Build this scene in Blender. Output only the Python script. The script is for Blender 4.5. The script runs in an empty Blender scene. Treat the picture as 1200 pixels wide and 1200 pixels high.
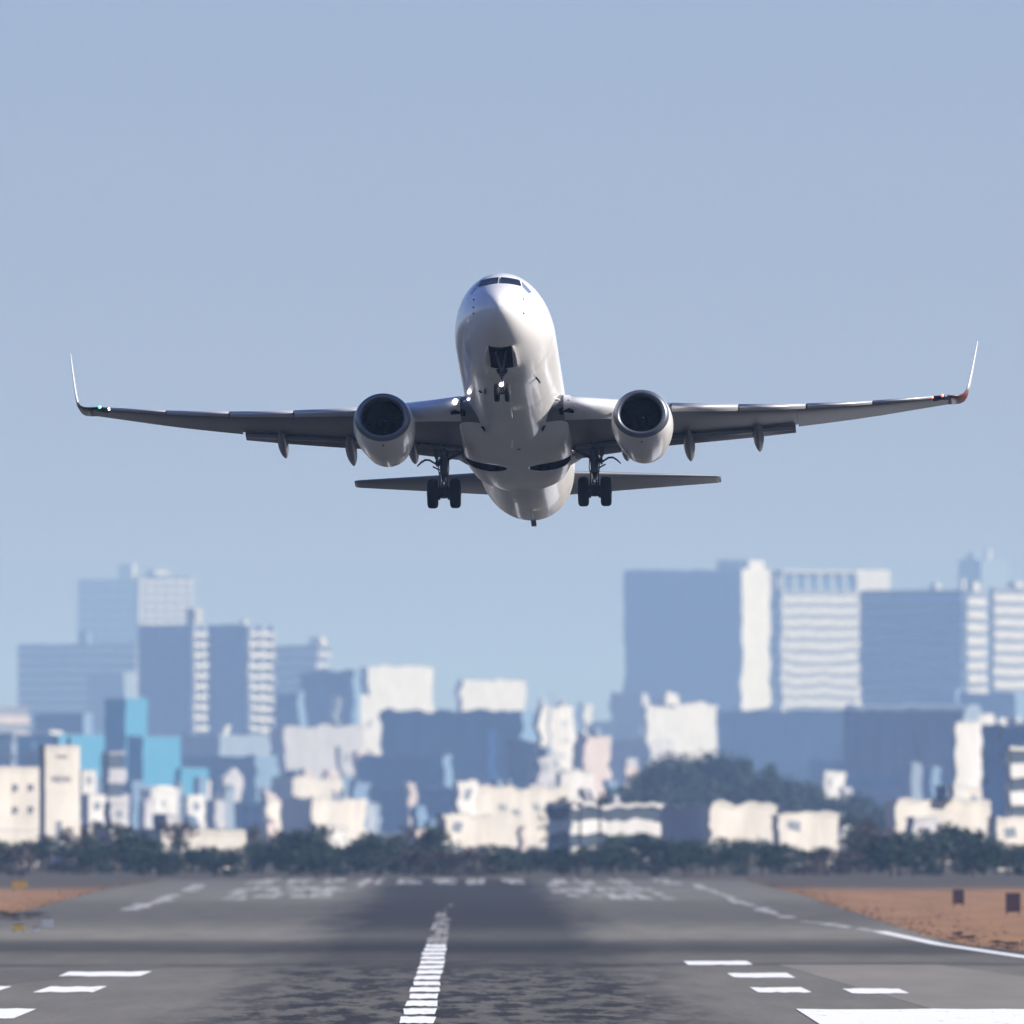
import bpy, bmesh, math, random
import numpy as np
from mathutils import Vector, Matrix
from mathutils.bvhtree import BVHTree
from mathutils import noise as mnoise

SC = bpy.context.scene
COL = SC.collection
R_ = math.radians
random.seed(7)

# ------------------------------------------------------------------ camera, sky, sun, exposure
FPX, CAM_H = 20000.0, 8.7            # long telephoto from behind the runway end
VPX, HOR = 549.0, 955.0              # where the runway direction and the horizon fall (1200 px photo)
cam_data = bpy.data.cameras.new('camera')
cam = bpy.data.objects.new('camera', cam_data)
COL.objects.link(cam)
cam_data.sensor_width = 36.0
cam_data.lens = 36.0 * FPX / 1200.0
cam_data.clip_start = 1.0
cam_data.clip_end = 90000.0
cam.location = (0, 0, CAM_H)
cam.rotation_euler = (math.pi / 2 + math.atan((HOR - 600) / FPX), 0, -math.atan((600 - VPX) / FPX))
cam_data.dof.use_dof = True
cam_data.dof.focus_distance = 655.0
cam_data.dof.aperture_fstop = 1.8
SC.camera = cam

SUN_EL, SUN_AZ = R_(28), R_(94)      # azimuth clockwise from the runway direction (+Y)
world = bpy.data.worlds.new('World')
SC.world = world
world.use_nodes = True
wn = world.node_tree.nodes
wl = world.node_tree.links
bg = wn['Background']
sky = wn.new('ShaderNodeTexSky')
sky.sky_type = 'NISHITA'
sky.sun_disc = False
sky.sun_elevation = SUN_EL
sky.sun_rotation = SUN_AZ
sky.altitude = 0
sky.air_density = 1.0
sky.dust_density = 0.4
sky.ozone_density = 1.5
tint = wn.new('ShaderNodeMix'); tint.data_type = 'RGBA'; tint.blend_type = 'MULTIPLY'
tint.inputs['Factor'].default_value = 1.0
tint.inputs['B'].default_value = (0.62, 0.67, 1.13, 1)
wl.new(sky.outputs['Color'], tint.inputs['A'])
wl.new(tint.outputs['Result'], bg.inputs['Color'])
bg.inputs['Strength'].default_value = 0.07

sun_data = bpy.data.lights.new('sun', 'SUN')
sun_data.energy = 5.0
sun_data.angle = R_(0.5)
sun_data.color = (1.0, 0.945, 0.87)
sun = bpy.data.objects.new('sun', sun_data)
COL.objects.link(sun)
to_sun = Vector((math.sin(SUN_AZ) * math.cos(SUN_EL), math.cos(SUN_AZ) * math.cos(SUN_EL), math.sin(SUN_EL)))
sun.rotation_euler = to_sun.to_track_quat('Z', 'Y').to_euler()

SC.view_settings.view_transform = 'Standard'
SC.view_settings.look = 'None'
SC.view_settings.gamma = 1
SC.view_settings.exposure = 0.6
SC.view_settings.use_curve_mapping = False
SC.cycles.use_denoising = True
SC.cycles.max_bounces = 6
SC.cycles.diffuse_bounces = 3
SC.cycles.glossy_bounces = 3
SC.cycles.volume_bounces = 0
SC.cycles.use_adaptive_sampling = True

HAZE_DENSITY = 0.6e-4
HAZE_COLOR = (0.40, 0.61, 1.0, 1)
HAZE_ABSORB = (0.50, 0.72, 0.95, 1)

# ------------------------------------------------------------------ helpers
def W(px, py, Y):
    """the point at distance Y that stands at photo pixel (px, py)"""
    return Vector(((px - VPX) / FPX * Y, Y, CAM_H + (HOR - py) / FPX * Y))

def far(Y):
    """the city lies deeper than its first sketch: stretch everything beyond the nearest houses"""
    return Y if Y < 2800 else 2800 + (Y - 2800) * 5.0 + 2600 * min(max((Y - 2920) / 300, 0), 1)

def G(px, py):
    """the point of the ground at photo pixel (px, py)"""
    Y = CAM_H * FPX / (py - HOR)
    return Vector(((px - VPX) / FPX * Y, Y, 0))

def link(name, me, mat=None, parent=None, smooth=False):
    o = bpy.data.objects.new(name, me)
    COL.objects.link(o)
    if mat is not None:
        for m in (mat if isinstance(mat, (list, tuple)) else [mat]):
            me.materials.append(m)
    if parent is not None:
        o.parent = parent
    if smooth:
        me.polygons.foreach_set('use_smooth', [True] * len(me.polygons))
    return o

def obj(name, bm, mat=None, parent=None, smooth=False, recalc=True):
    if recalc:
        bmesh.ops.recalc_face_normals(bm, faces=bm.faces)
    me = bpy.data.meshes.new(name)
    bm.to_mesh(me)
    bm.free()
    return link(name, me, mat, parent, smooth)

def empty(name, label=None, cat=None, loc=(0, 0, 0), rotz=0.0, group=None):
    o = bpy.data.objects.new(name, None)
    COL.objects.link(o)
    o.empty_display_size = 0.5
    o.location = loc
    o.rotation_euler = (0, 0, rotz)
    return tag(o, label, cat, group)

def tag(o, label=None, cat=None, group=None, kind=None):
    if label: o['label'] = label
    if cat: o['category'] = cat
    if group: o['group'] = group
    if kind: o['kind'] = kind
    return o

def box(bm, x0, x1, y0, y1, z0, z1, mi=0):
    v = [bm.verts.new(p) for p in ((x0, y0, z0), (x1, y0, z0), (x1, y1, z0), (x0, y1, z0),
                                   (x0, y0, z1), (x1, y0, z1), (x1, y1, z1), (x0, y1, z1))]
    for f in ((3, 2, 1, 0), (4, 5, 6, 7), (0, 1, 5, 4), (1, 2, 6, 5), (2, 3, 7, 6), (3, 0, 4, 7)):
        bm.faces.new([v[i] for i in f]).material_index = mi

def rings(bm, loops, close_u=True, caps=(True, True), mi=0):
    """skin a list of point loops"""
    vs = [[bm.verts.new(p) for p in lp] for lp in loops]
    n = len(vs[0])
    for a, b in zip(vs[:-1], vs[1:]):
        for i in range(n if close_u else n - 1):
            j = (i + 1) % n
            bm.faces.new((a[i], a[j], b[j], b[i])).material_index = mi
    if caps[0]: bm.faces.new(vs[0][::-1]).material_index = mi
    if caps[1]: bm.faces.new(vs[-1]).material_index = mi
    return vs

def tube(bm, pts, radii, n=12, mi=0, caps=(True, True)):
    pts = [Vector(p) for p in pts]
    if not isinstance(radii, (list, tuple)): radii = [radii] * len(pts)
    loops = []
    for i, p in enumerate(pts):
        t = (pts[min(i + 1, len(pts) - 1)] - pts[max(i - 1, 0)]).normalized()
        ref = Vector((1, 0, 0)) if abs(t.x) < 0.8 else Vector((0, 1, 0))
        a = t.cross(ref).normalized(); b = t.cross(a)
        loops.append([p + (a * math.cos(k * 2 * math.pi / n) + b * math.sin(k * 2 * math.pi / n)) * radii[i] for k in range(n)])
    rings(bm, loops, caps=caps, mi=mi)

def pchip(xs, ys):
    xs = np.array(xs, float); ys = np.array(ys, float)
    h = np.diff(xs); d = np.diff(ys) / h
    m = np.zeros_like(ys); m[0] = d[0]; m[-1] = d[-1]
    for i in range(1, len(xs) - 1):
        if d[i - 1] * d[i] > 0:
            w1 = 2 * h[i] + h[i - 1]; w2 = h[i] + 2 * h[i - 1]
            m[i] = (w1 + w2) / (w1 / d[i - 1] + w2 / d[i])
    def f(x):
        x = min(max(x, xs[0]), xs[-1])
        i = int(min(max(np.searchsorted(xs, x) - 1, 0), len(xs) - 2))
        t = (x - xs[i]) / h[i]
        return float(ys[i] * (1 + 2 * t) * (1 - t) ** 2 + m[i] * h[i] * t * (1 - t) ** 2
                     + ys[i + 1] * t * t * (3 - 2 * t) + m[i + 1] * h[i] * t * t * (t - 1))
    return f

def lin(xs, ys):
    return lambda x: float(np.interp(x, xs, ys))

# ------------------------------------------------------------------ materials
def mat_new(name):
    m = bpy.data.materials.new(name)
    m.use_nodes = True
    nt = m.node_tree
    return m, nt, nt.nodes['Principled BSDF']

def nd(nt, typ, **kw):
    n = nt.nodes.new(typ)
    for k, v in kw.items():
        if k.startswith('i_'): n.inputs[k[2:].replace('_', ' ')].default_value = v
        else: setattr(n, k, v)
    return n

def mat(name, col, rough=0.6, metal=0.0, var=0.12, scale=0.6, coat=0.0, spec=0.5, stretch=(1, 1, 1), bump=0.0):
    """a paint, plaster or metal with slight uneven wear"""
    m, nt, p = mat_new(name)
    tc = nd(nt, 'ShaderNodeTexCoord'); mp = nd(nt, 'ShaderNodeMapping')
    mp.inputs['Scale'].default_value = stretch
    nz = nd(nt, 'ShaderNodeTexNoise', i_Scale=scale, i_Detail=5.0, i_Roughness=0.6)
    nt.links.new(tc.outputs['Object'], mp.inputs['Vector']); nt.links.new(mp.outputs['Vector'], nz.inputs['Vector'])
    rp = nd(nt, 'ShaderNodeValToRGB')
    rp.color_ramp.elements[0].position = 0.3; rp.color_ramp.elements[1].position = 0.75
    rp.color_ramp.elements[0].color = tuple(c * (1 - var) for c in col) + (1,)
    rp.color_ramp.elements[1].color = tuple(min(1, c * (1 + var * 0.6)) for c in col) + (1,)
    nt.links.new(nz.outputs['Fac'], rp.inputs['Fac']); nt.links.new(rp.outputs['Color'], p.inputs['Base Color'])
    p.inputs['Roughness'].default_value = rough; p.inputs['Metallic'].default_value = metal
    p.inputs['Specular IOR Level'].default_value = spec
    if coat:
        p.inputs['Coat Weight'].default_value = coat; p.inputs['Coat Roughness'].default_value = 0.06
    if bump:
        b = nd(nt, 'ShaderNodeBump', i_Strength=bump, i_Distance=0.05)
        nt.links.new(nz.outputs['Fac'], b.inputs['Height']); nt.links.new(b.outputs['Normal'], p.inputs['Normal'])
    return m

def mat_emit(name, col, strength):
    m, nt, p = mat_new(name)
    p.inputs['Base Color'].default_value = (0.8, 0.8, 0.8, 1)
    p.inputs['Emission Color'].default_value = tuple(col) + (1,)
    p.inputs['Emission Strength'].default_value = strength
    return m

M = {}
M['paint'] = mat('white_aircraft_paint', (0.86, 0.845, 0.82), 0.22, var=0.05, scale=0.5, coat=0.35)
M['wing_grey'] = mat('grey_wing_paint', (0.15, 0.155, 0.17), 0.42, var=0.18, scale=0.8, stretch=(1, 0.25, 1))
M['flap_grey'] = mat('grey_flap_paint', (0.09, 0.095, 0.11), 0.45, var=0.2, scale=1.2)
M['canoe_grey'] = mat('fairing_grey_paint', (0.17, 0.18, 0.20), 0.4, var=0.1)
M['bare_metal'] = mat('leading_edge_metal', (0.50, 0.51, 0.53), 0.36, metal=0.4, var=0.06)
M['kr_metal'] = mat('inboard_edge_paint', (0.72, 0.73, 0.76), 0.2, var=0.05, coat=0.6)
M['lip_metal'] = mat('inlet_lip_metal', (0.22, 0.24, 0.28), 0.45, metal=0.8, var=0.08)
M['dark_metal'] = mat('dark_gear_steel', (0.04, 0.042, 0.05), 0.45, metal=0.4, var=0.25, scale=4)
M['gear_grey'] = mat('grey_gear_paint', (0.10, 0.105, 0.115), 0.4, var=0.2, scale=4)
M['chrome'] = mat('oleo_chrome', (0.8, 0.8, 0.8), 0.12, metal=1.0, var=0.02)
M['joint'] = mat('skin_joint_sealant', (0.55, 0.54, 0.53), 0.35, var=0.2, scale=3)
M['rubber'] = mat('tyre_rubber', (0.008, 0.008, 0.009), 0.8, var=0.25, scale=3)
M['rim'] = mat('wheel_rim_grey', (0.14, 0.14, 0.15), 0.4, var=0.15, scale=4)
M['black'] = mat('dark_bay_lining', (0.003, 0.003, 0.004), 0.9, var=0.2, spec=0.02)
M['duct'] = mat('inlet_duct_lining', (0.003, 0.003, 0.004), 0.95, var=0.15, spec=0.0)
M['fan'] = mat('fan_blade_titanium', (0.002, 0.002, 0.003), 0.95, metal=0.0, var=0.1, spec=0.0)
M['glass'] = mat('cockpit_glass', (0.012, 0.016, 0.022), 0.08, var=0.1, spec=0.5)
M['side_glass'] = mat('side_cockpit_glass', (0.22, 0.28, 0.34), 0.05, var=0.1, spec=1.0, coat=1.0)  # pale base colour stands in for the sky's reflection
M['lamp'] = mat_emit('lit_landing_lamp', (1, 0.97, 0.9), 3)
M['lamp_small'] = mat_emit('lit_small_lamp', (1, 0.97, 0.9), 9)
M['nav_green'] = mat_emit('green_nav_lamp', (0.05, 0.8, 0.5), 1.2)
M['nav_red'] = mat_emit('red_nav_lamp', (1.0, 0.10, 0.04), 1.6)
M['tip_dark'] = mat('dark_lens_housing', (0.02, 0.025, 0.03), 0.25, var=0.1)
M['tip_navy'] = mat('dark_navy_winglet_root', (0.03, 0.035, 0.05), 0.3, var=0.1)
M['tip_red'] = mat('dark_red_winglet_root', (0.16, 0.035, 0.035), 0.3, var=0.1)
# ------------------------------------------------------------------ ground, runway, markings
def mat_ground():
    m, nt, p = mat_new('dry_grass_and_earth')
    geo = nd(nt, 'ShaderNodeNewGeometry')
    mp = nd(nt, 'ShaderNodeMapping'); mp.inputs['Scale'].default_value = (0.20, 0.018, 1)
    nz = nd(nt, 'ShaderNodeTexNoise', i_Scale=1.0, i_Detail=7.0, i_Roughness=0.65)
    nt.links.new(geo.outputs['Position'], mp.inputs['Vector']); nt.links.new(mp.outputs['Vector'], nz.inputs['Vector'])
    rp = nd(nt, 'ShaderNodeValToRGB')
    e = rp.color_ramp.elements
    e[0].position = 0.28; e[0].color = (0.215, 0.118, 0.060, 1)
    e[1].position = 0.72; e[1].color = (0.37, 0.205, 0.100, 1)
    e2 = rp.color_ramp.elements.new(0.5); e2.color = (0.30, 0.165, 0.082, 1)
    nt.links.new(nz.outputs['Fac'], rp.inputs['Fac'])
    # beyond the runway end the turf gives way to darker scrub
    sx = nd(nt, 'ShaderNodeSeparateXYZ'); nt.links.new(geo.outputs['Position'], sx.inputs['Vector'])
    nz2 = nd(nt, 'ShaderNodeTexNoise', i_Scale=0.03, i_Detail=4.0); nt.links.new(geo.outputs['Position'], nz2.inputs['Vector'])
    ma = nd(nt, 'ShaderNodeMath', operation='MULTIPLY_ADD'); ma.inputs[1].default_value = 260; nt.links.new(nz2.outputs['Fac'], ma.inputs[0]); nt.links.new(sx.outputs['Y'], ma.inputs[2])
    mr = nd(nt, 'ShaderNodeMapRange'); mr.inputs['From Min'].default_value = 2060; mr.inputs['From Max'].default_value = 2230
    nt.links.new(ma.outputs['Value'], mr.inputs['Value'])
    mx = nd(nt, 'ShaderNodeMix', data_type='RGBA'); mx.inputs['B'].default_value = (0.085, 0.075, 0.06, 1)
    nt.links.new(mr.outputs['Result'], mx.inputs['Factor']); nt.links.new(rp.outputs['Color'], mx.inputs['A'])
    nt.links.new(mx.outputs['Result'], p.inputs['Base Color'])
    p.inputs['Roughness'].default_value = 0.95; p.inputs['Specular IOR Level'].default_value = 0.1
    return m

def mat_runway():
    m, nt, p = mat_new('worn_runway_asphalt')
    L = nt.links.new
    geo = nd(nt, 'ShaderNodeNewGeometry')
    sep = nd(nt, 'ShaderNodeSeparateXYZ'); L(geo.outputs['Position'], sep.inputs['Vector'])
    def noise(scale, detail, rough=0.6, dist=0.0):
        mp = nd(nt, 'ShaderNodeMapping'); mp.inputs['Scale'].default_value = scale
        n = nd(nt, 'ShaderNodeTexNoise', i_Scale=1.0, i_Detail=detail, i_Roughness=rough, i_Distortion=dist)
        L(geo.outputs['Position'], mp.inputs['Vector']); L(mp.outputs['Vector'], n.inputs['Vector'])
        return n.outputs['Fac']
    def math_(op, a, b=None, c=None):
        n = nd(nt, 'ShaderNodeMath', operation=op)
        for i, v in enumerate((a, b, c)):
            if v is None: continue
            if isinstance(v, (int, float)): n.inputs[i].default_value = v
            else: L(v, n.inputs[i])
        return n.outputs['Value']
    def ramp(f, pts):
        r = nd(nt, 'ShaderNodeValToRGB')
        el = r.color_ramp.elements
        while len(el) < len(pts): el.new(0.5)
        for e, (q, v) in zip(el, pts):
            e.position = q; e.color = (v, v, v, 1) if isinstance(v, (int, float)) else tuple(v) + (1,)
        L(f, r.inputs['Fac'])
        return r.outputs['Color']
    base = ramp(noise((0.35, 0.02, 1), 6), [(0.3, (0.155, 0.145, 0.122)), (0.7, (0.20, 0.187, 0.158))])
    fine = ramp(noise((3.0, 0.25, 1), 5, 0.7), [(0.25, 0.86), (0.75, 1.08)])
    # crosswise construction lanes, worn to different greys
    yw = math_('MULTIPLY_ADD', noise((0.03, 0.004, 1), 3), 90.0, sep.outputs['Y'])
    yn = math_('DIVIDE', math_('SUBTRACT', yw, 700.0), 1700.0)
    lanes = ramp(yn, [(0, 1), (.15, 1), (.185, .92), (.196, .5), (.207, .85), (.235, .75), (.255, .38), (.28, .42), (.30, .62), (.325, 1.15), (.36, 1.2), (.40, .9), (.46, .66), (.53, .68), (.60, .72), (.66, .95), (.78, .95), (.9, .8)])
    # tyre rubber down the middle, in ragged streaks
    xr = math_('ABSOLUTE', math_('ADD', math_('ADD', sep.outputs['X'], 0.8), math_('MULTIPLY_ADD', noise((0.25, 0.012, 1), 4), 9.0, -4.5)))
    band = ramp(math_('DIVIDE', xr, 20.0), [(0.38, 1.0), (0.66, 0.0)])
    st = ramp(noise((0.50, 0.042, 1), 7, 0.70, 0.0), [(0.40, 0.0), (0.545, 1.0)])
    solid = ramp(yn, [(0.0, 0.30), (0.16, 0.40), (0.27, 0.80), (0.34, 0.66), (0.40, 0.9), (0.9, 0.95)])
    near = ramp(yn, [(0.0, 1.0), (0.17, 0.95), (0.24, 0.55), (0.3, 0.7)])
    streak = math_('MULTIPLY', math_('MAXIMUM', math_('MULTIPLY', st, near), solid), band)
    mul = nd(nt, 'ShaderNodeMix', data_type='RGBA', blend_type='MULTIPLY'); mul.inputs['Factor'].default_value = 1
    L(base, mul.inputs['A']); L(fine, mul.inputs['B'])
    mul2 = nd(nt, 'ShaderNodeMix', data_type='RGBA', blend_type='MULTIPLY'); mul2.inputs['Factor'].default_value = 1
    L(mul.outputs['Result'], mul2.inputs['A']); L(lanes, mul2.inputs['B'])
    rub = nd(nt, 'ShaderNodeMix', data_type='RGBA'); rub.inputs['B'].default_value = (0.016, 0.0155, 0.016, 1)
    L(math_('MULTIPLY', streak, 0.93), rub.inputs['Factor']); L(mul2.outputs['Result'], rub.inputs['A'])
    L(rub.outputs['Result'], p.inputs['Base Color'])
    p.inputs['Roughness'].default_value = 0.9; p.inputs['Specular IOR Level'].default_value = 0.12
    return m

def mat_marking():
    m, nt, p = mat_new('worn_white_marking_paint')
    geo = nd(nt, 'ShaderNodeNewGeometry')
    mp = nd(nt, 'ShaderNodeMapping'); mp.inputs['Scale'].default_value = (1.6, 0.09, 1)
    nz = nd(nt, 'ShaderNodeTexNoise', i_Scale=1.0, i_Detail=6.0, i_Roughness=0.7)
    nt.links.new(geo.outputs['Position'], mp.inputs['Vector']); nt.links.new(mp.outputs['Vector'], nz.inputs['Vector'])
    rp = nd(nt, 'ShaderNodeValToRGB')
    rp.color_ramp.elements[0].position = 0.27; rp.color_ramp.elements[0].color = (0.36, 0.36, 0.36, 1)
    rp.color_ramp.elements[1].position = 0.40; rp.color_ramp.elements[1].color = (0.88, 0.88, 0.87, 1)
    nt.links.new(nz.outputs['Fac'], rp.inputs['Fac']); nt.links.new(rp.outputs['Color'], p.inputs['Base Color'])
    p.inputs['Roughness'].default_value = 0.8
    return m

def sheet(name, pts, z, m, kind='structure'):
    bm = bmesh.new()
    bm.faces.new([bm.verts.new((p[0], p[1], z)) for p in pts])
    bmesh.ops.triangulate(bm, faces=bm.faces)
    o = obj(name, bm, m)
    for f in o.data.polygons:
        if f.normal.z < 0: f.flip()
    o['kind'] = kind
    return o

bm = bmesh.new()
nx, ys = [-2800, -400, -120, 0, 120, 400, 2800], [-250, 300, 700, 1200, 2000, 3000, 6000, 12000, 58000]
gv = [[bm.verts.new((x, y, 0)) for x in nx] for y in ys]
for a, b in zip(gv[:-1], gv[1:]):
    for i in range(len(nx) - 1):
        bm.faces.new((a[i], a[i + 1], b[i + 1], b[i]))
tag(obj('ground', bm, mat_ground()), kind='structure')

RW = mat_runway()
right_px = [(1700, 1182), (1400, 1142), (1200, 1115), (1130, 1107), (1079, 1095), (1033, 1079), (985, 1064), (950, 1052), (905, 1040), (872, 1031)]
left_px = [(-640, 1150), (-200, 1096), (0, 1073), (30, 1067), (60, 1059), (92, 1050), (125, 1042), (190, 1031)]
rt = [G(*q) for q in right_px]; lf = [G(*q) for q in left_px]
pts = [(42, 420)] + [(p.x, p.y) for p in rt] + [(p.x, p.y) for p in lf[::-1]] + [(-46, 420)]
sheet('runway', pts, 0.02, RW)
DIM_ASPHALT = mat('unseen_dark_asphalt', (0.05, 0.05, 0.052), 0.9, var=0.2, scale=0.2, stretch=(1, 0.1, 1), spec=0.1)  # added out of view, dark to cut light bounced onto the airliner
sheet('unseen_dark_pad', [(-47, 380), (43, 380), (43, 706), (-47, 706)], 0.03, DIM_ASPHALT)
DIM_TURF = mat('unseen_dark_turf', (0.045, 0.055, 0.03), 0.95, var=0.3, scale=0.1, spec=0.05)  # unseen dark ground, added to weaken the bounce from below
sheet('unseen_turf', [(-380, -200), (380, -200), (380, 376), (-380, 376)], 0.01, DIM_TURF)
sheet('unseen_turf', [(43.5, 377), (380, 377), (380, 1500), (62, 1500), (46, 900)], 0.01, DIM_TURF)
sheet('unseen_turf', [(-380, 377), (-47.5, 377), (-52, 900), (-66, 1500), (-380, 1500)], 0.01, DIM_TURF)
PV = mat('pale_concrete_slab', (0.245, 0.228, 0.195), 0.9, var=0.14, scale=0.25, stretch=(1, 0.08, 1), spec=0.1)
sheet('runway_slab', [tuple(G(x, y)[:2]) for x, y in ((912, 1131), (1100, 1131), (1215, 1147), (1215, 1187), (1096, 1184))], 0.03, PV)
PV2 = mat('dark_asphalt_patch', (0.135, 0.126, 0.108), 0.92, var=0.14, scale=0.3, stretch=(1, 0.08, 1), spec=0.1)
sheet('runway_lane', [tuple(G(x, y)[:2]) for x, y in ((-30, 1139), (110, 1133), (212, 1128), (160, 1139), (-30, 1158))], 0.03, PV2)
MK = mat_marking()
MKF = mat('hazed_marking_paint', (0.42, 0.41, 0.40), 0.85, var=0.35, scale=0.25, stretch=(1, 0.05, 1), spec=0.1)  # far paint greyed to imitate haze; rubber also dulls the centre line
bm = bmesh.new()
def mark(x0, x1, y0, y1):
    """one painted bar with a worn, ragged outline"""
    n = 8
    jy = min(2.2, (y1 - y0) * .08); jx = min(.10, (x1 - x0) * .05)
    lo = [bm.verts.new((x0 + (x1 - x0) * i / n + (random.uniform(-jx, jx) if i in (0, n) else 0), y0 + random.uniform(-jy, jy), .045)) for i in range(n + 1)]
    hi = [bm.verts.new((x0 + (x1 - x0) * i / n + (random.uniform(-jx, jx) if i in (0, n) else 0), y1 + random.uniform(-jy, jy), .045)) for i in range(n + 1)]
    for i in range(n):
        bm.faces.new((lo[i], lo[i + 1], hi[i + 1], hi[i]))
y = 711.0
while y < 1120:
    mark(-2.85, -1.45, y, y + 22.5); y += 31.3
for x0, x1, y0, y1 in ((-22, -17.6, 917, 944), (-21.2, -18.3, 835, 862), (-23, -19.3, 727, 764), (-27, -23.1, 835, 862),
                       (12.7, 16.4, 987, 1012), (14.2, 17.4, 910, 936), (14.1, 16.7, 833, 857), (18.6, 21.4, 829, 852), (14.6, 27.0, 690, 762),
                       ):
    mark(x0, x1, y0, y1)
def line_px(px, w):
    g = [G(*q) for q in px]
    for a, b in zip(g[:-1], g[1:]):
        bm.faces.new([bm.verts.new(p) for p in ((a.x - w, a.y, .045), (a.x + w, a.y, .045), (b.x + w, b.y, .045), (b.x - w, b.y, .045))])
line_px([(1420, 1152), (1200, 1122), (1100, 1107), (1030, 1092)], .5)
tag(obj('runway_marking', bm, MK), kind='structure')
bm = bmesh.new()
def scraps(x0, x1, y0, y1, nx, ny, keep):  # shimmer put into the shape: far paint broken into jittered bits
    for i in range(nx):
        for k in range(ny):
            if random.random() > keep: continue
            a, b = x0 + (x1 - x0) * i / nx, x0 + (x1 - x0) * (i + 1) / nx
            c, d = y0 + (y1 - y0) * k / ny, y0 + (y1 - y0) * (k + 1) / ny
            jx, jy = (b - a) * .3, (d - c) * .3
            bm.faces.new([bm.verts.new((p + random.uniform(-jx, jx), q + random.uniform(-jy, jy), .045)) for p, q in ((a, c), (b, c), (b, d), (a, d))])
scraps(-27, -14.5, 1740, 2060, 9, 6, .55)
scraps(9.5, 21.5, 1760, 2040, 9, 6, .5)
while y < 1640:
    scraps(-2.8, -1.5, y, y + 22.5, 3, 2, max(.2, 1 - (y - 1100) / 520)); y += 31.3
def ragged(px, w, n):
    for (ax_, ay_), (bx_, by_) in zip(px[:-1], px[1:]):
        for k in range(n):
            if random.random() < .12: continue
            p0, p1 = G(ax_ + (bx_ - ax_) * k / n, ay_ + (by_ - ay_) * k / n), G(ax_ + (bx_ - ax_) * (k + 1.1) / n, ay_ + (by_ - ay_) * (k + 1.1) / n)
            u, v = random.uniform(-.5, .4), w * random.uniform(.5, 1.2)
            bm.faces.new([bm.verts.new(q) for q in ((p0.x - v + u, p0.y, .045), (p0.x + v + u, p0.y, .045), (p1.x + v + u, p1.y, .045), (p1.x - v + u, p1.y, .045))])
ragged([(1030, 1092), (945, 1080), (880, 1062), (815, 1037)], .6, 9)
ragged([(152, 1067), (207, 1049)], .8, 7)
ragged([(218, 1045), (238, 1037)], .8, 4)
for k in range(12):
    x0 = -28.5 + k * 4.75 + random.uniform(-.4, .4)
    scraps(x0, x0 + random.uniform(2.2, 3.4), 2110 + random.uniform(-40, 60), 2310, 4, 3, .7)
tag(obj('runway_marking', bm, MKF), kind='structure')

# ------------------------------------------------------------------ haze: the air over the field and the city
bm = bmesh.new()
box(bm, -3000, 3000, -300, 60000, -1.0, 520.0)
m, nt, p = mat_new('pale_blue_air')
nt.nodes.remove(p)
pv = nd(nt, 'ShaderNodeVolumePrincipled')
pv.inputs['Color'].default_value = HAZE_COLOR
pv.inputs['Density'].default_value = HAZE_DENSITY
pv.inputs['Anisotropy'].default_value = 0.0
pv.inputs['Absorption Color'].default_value = HAZE_ABSORB
nt.links.new(pv.outputs['Volume'], nt.nodes['Material Output'].inputs['Volume'])
m.cycles.homogeneous_volume = True
tag(obj('haze', bm, m), kind='stuff')

# ------------------------------------------------------------------ the city
WALL = {
    'white': mat('white_render', (0.66, 0.64, 0.61), 0.8, var=0.24, scale=0.22, stretch=(1, 1, .3)),
    'cream': mat('cream_render', (0.63, 0.585, 0.52), 0.8, var=0.22, scale=0.25, stretch=(1, 1, .3)),
    'pink': mat('pinkish_render', (0.56, 0.47, 0.44), 0.8, var=0.22, scale=0.25, stretch=(1, 1, .3)),
    'lilac': mat('pale_grey_render', (0.46, 0.45, 0.47), 0.8, var=0.2, scale=0.2, stretch=(1, 1, .3)),
    'grey': mat('grey_concrete', (0.22, 0.28, 0.36), 0.85, var=0.22, scale=0.2, stretch=(1, 1, .3)),
    'blue': mat('blue_grey_cladding', (0.135, 0.23, 0.36), 0.7, var=0.2, scale=0.12, stretch=(1, 1, .4)),
    'dark': mat('dark_slate_cladding', (0.07, 0.12, 0.20), 0.7, var=0.15, scale=0.2),
    'teal': mat('turquoise_cladding', (0.022, 0.235, 0.40), 0.6, var=0.16, scale=0.2),
    'sky': mat('light_blue_banner', (0.20, 0.50, 0.85), 0.6, var=0.06),
}
GLS = {
    'dark': mat('dark_window_glass', (0.06, 0.08, 0.11), 0.25, var=0.2, scale=0.4, spec=0.4),
    'mid': mat('grey_window_glass', (0.22, 0.25, 0.29), 0.35, var=0.2, scale=0.4, spec=0.4),
}
ROOF = mat('grey_roof_felt', (0.30, 0.30, 0.30), 0.9, var=0.2, scale=0.2)
RAIL = mat('pale_parapet', (0.66, 0.65, 0.63), 0.8, var=0.1, scale=0.3)
FONT_M = mat('sign_letter_grey', (0.20, 0.20, 0.24), 0.6, var=0.05)

def shimmer_amount(px, py):
    """strength of the heat shimmer put into the outlines, by place: calm at the near left, most restless over the runway's far end"""
    def bump(v, a, b, c, d): return min(max((v - a) / (b - a), 0), 1) * min(max((d - v) / (d - c), 0), 1)
    mid = bump(px, 230, 400, 880, 1120)
    low = min(max((py - 690) / 130, 0), 1)
    return 0.6 + 4.6 * mid * (0.22 + 0.78 * low) + (1.6 * low if px > 1000 else 0) + (1.2 * low if 110 < px < 330 else 0)

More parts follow.
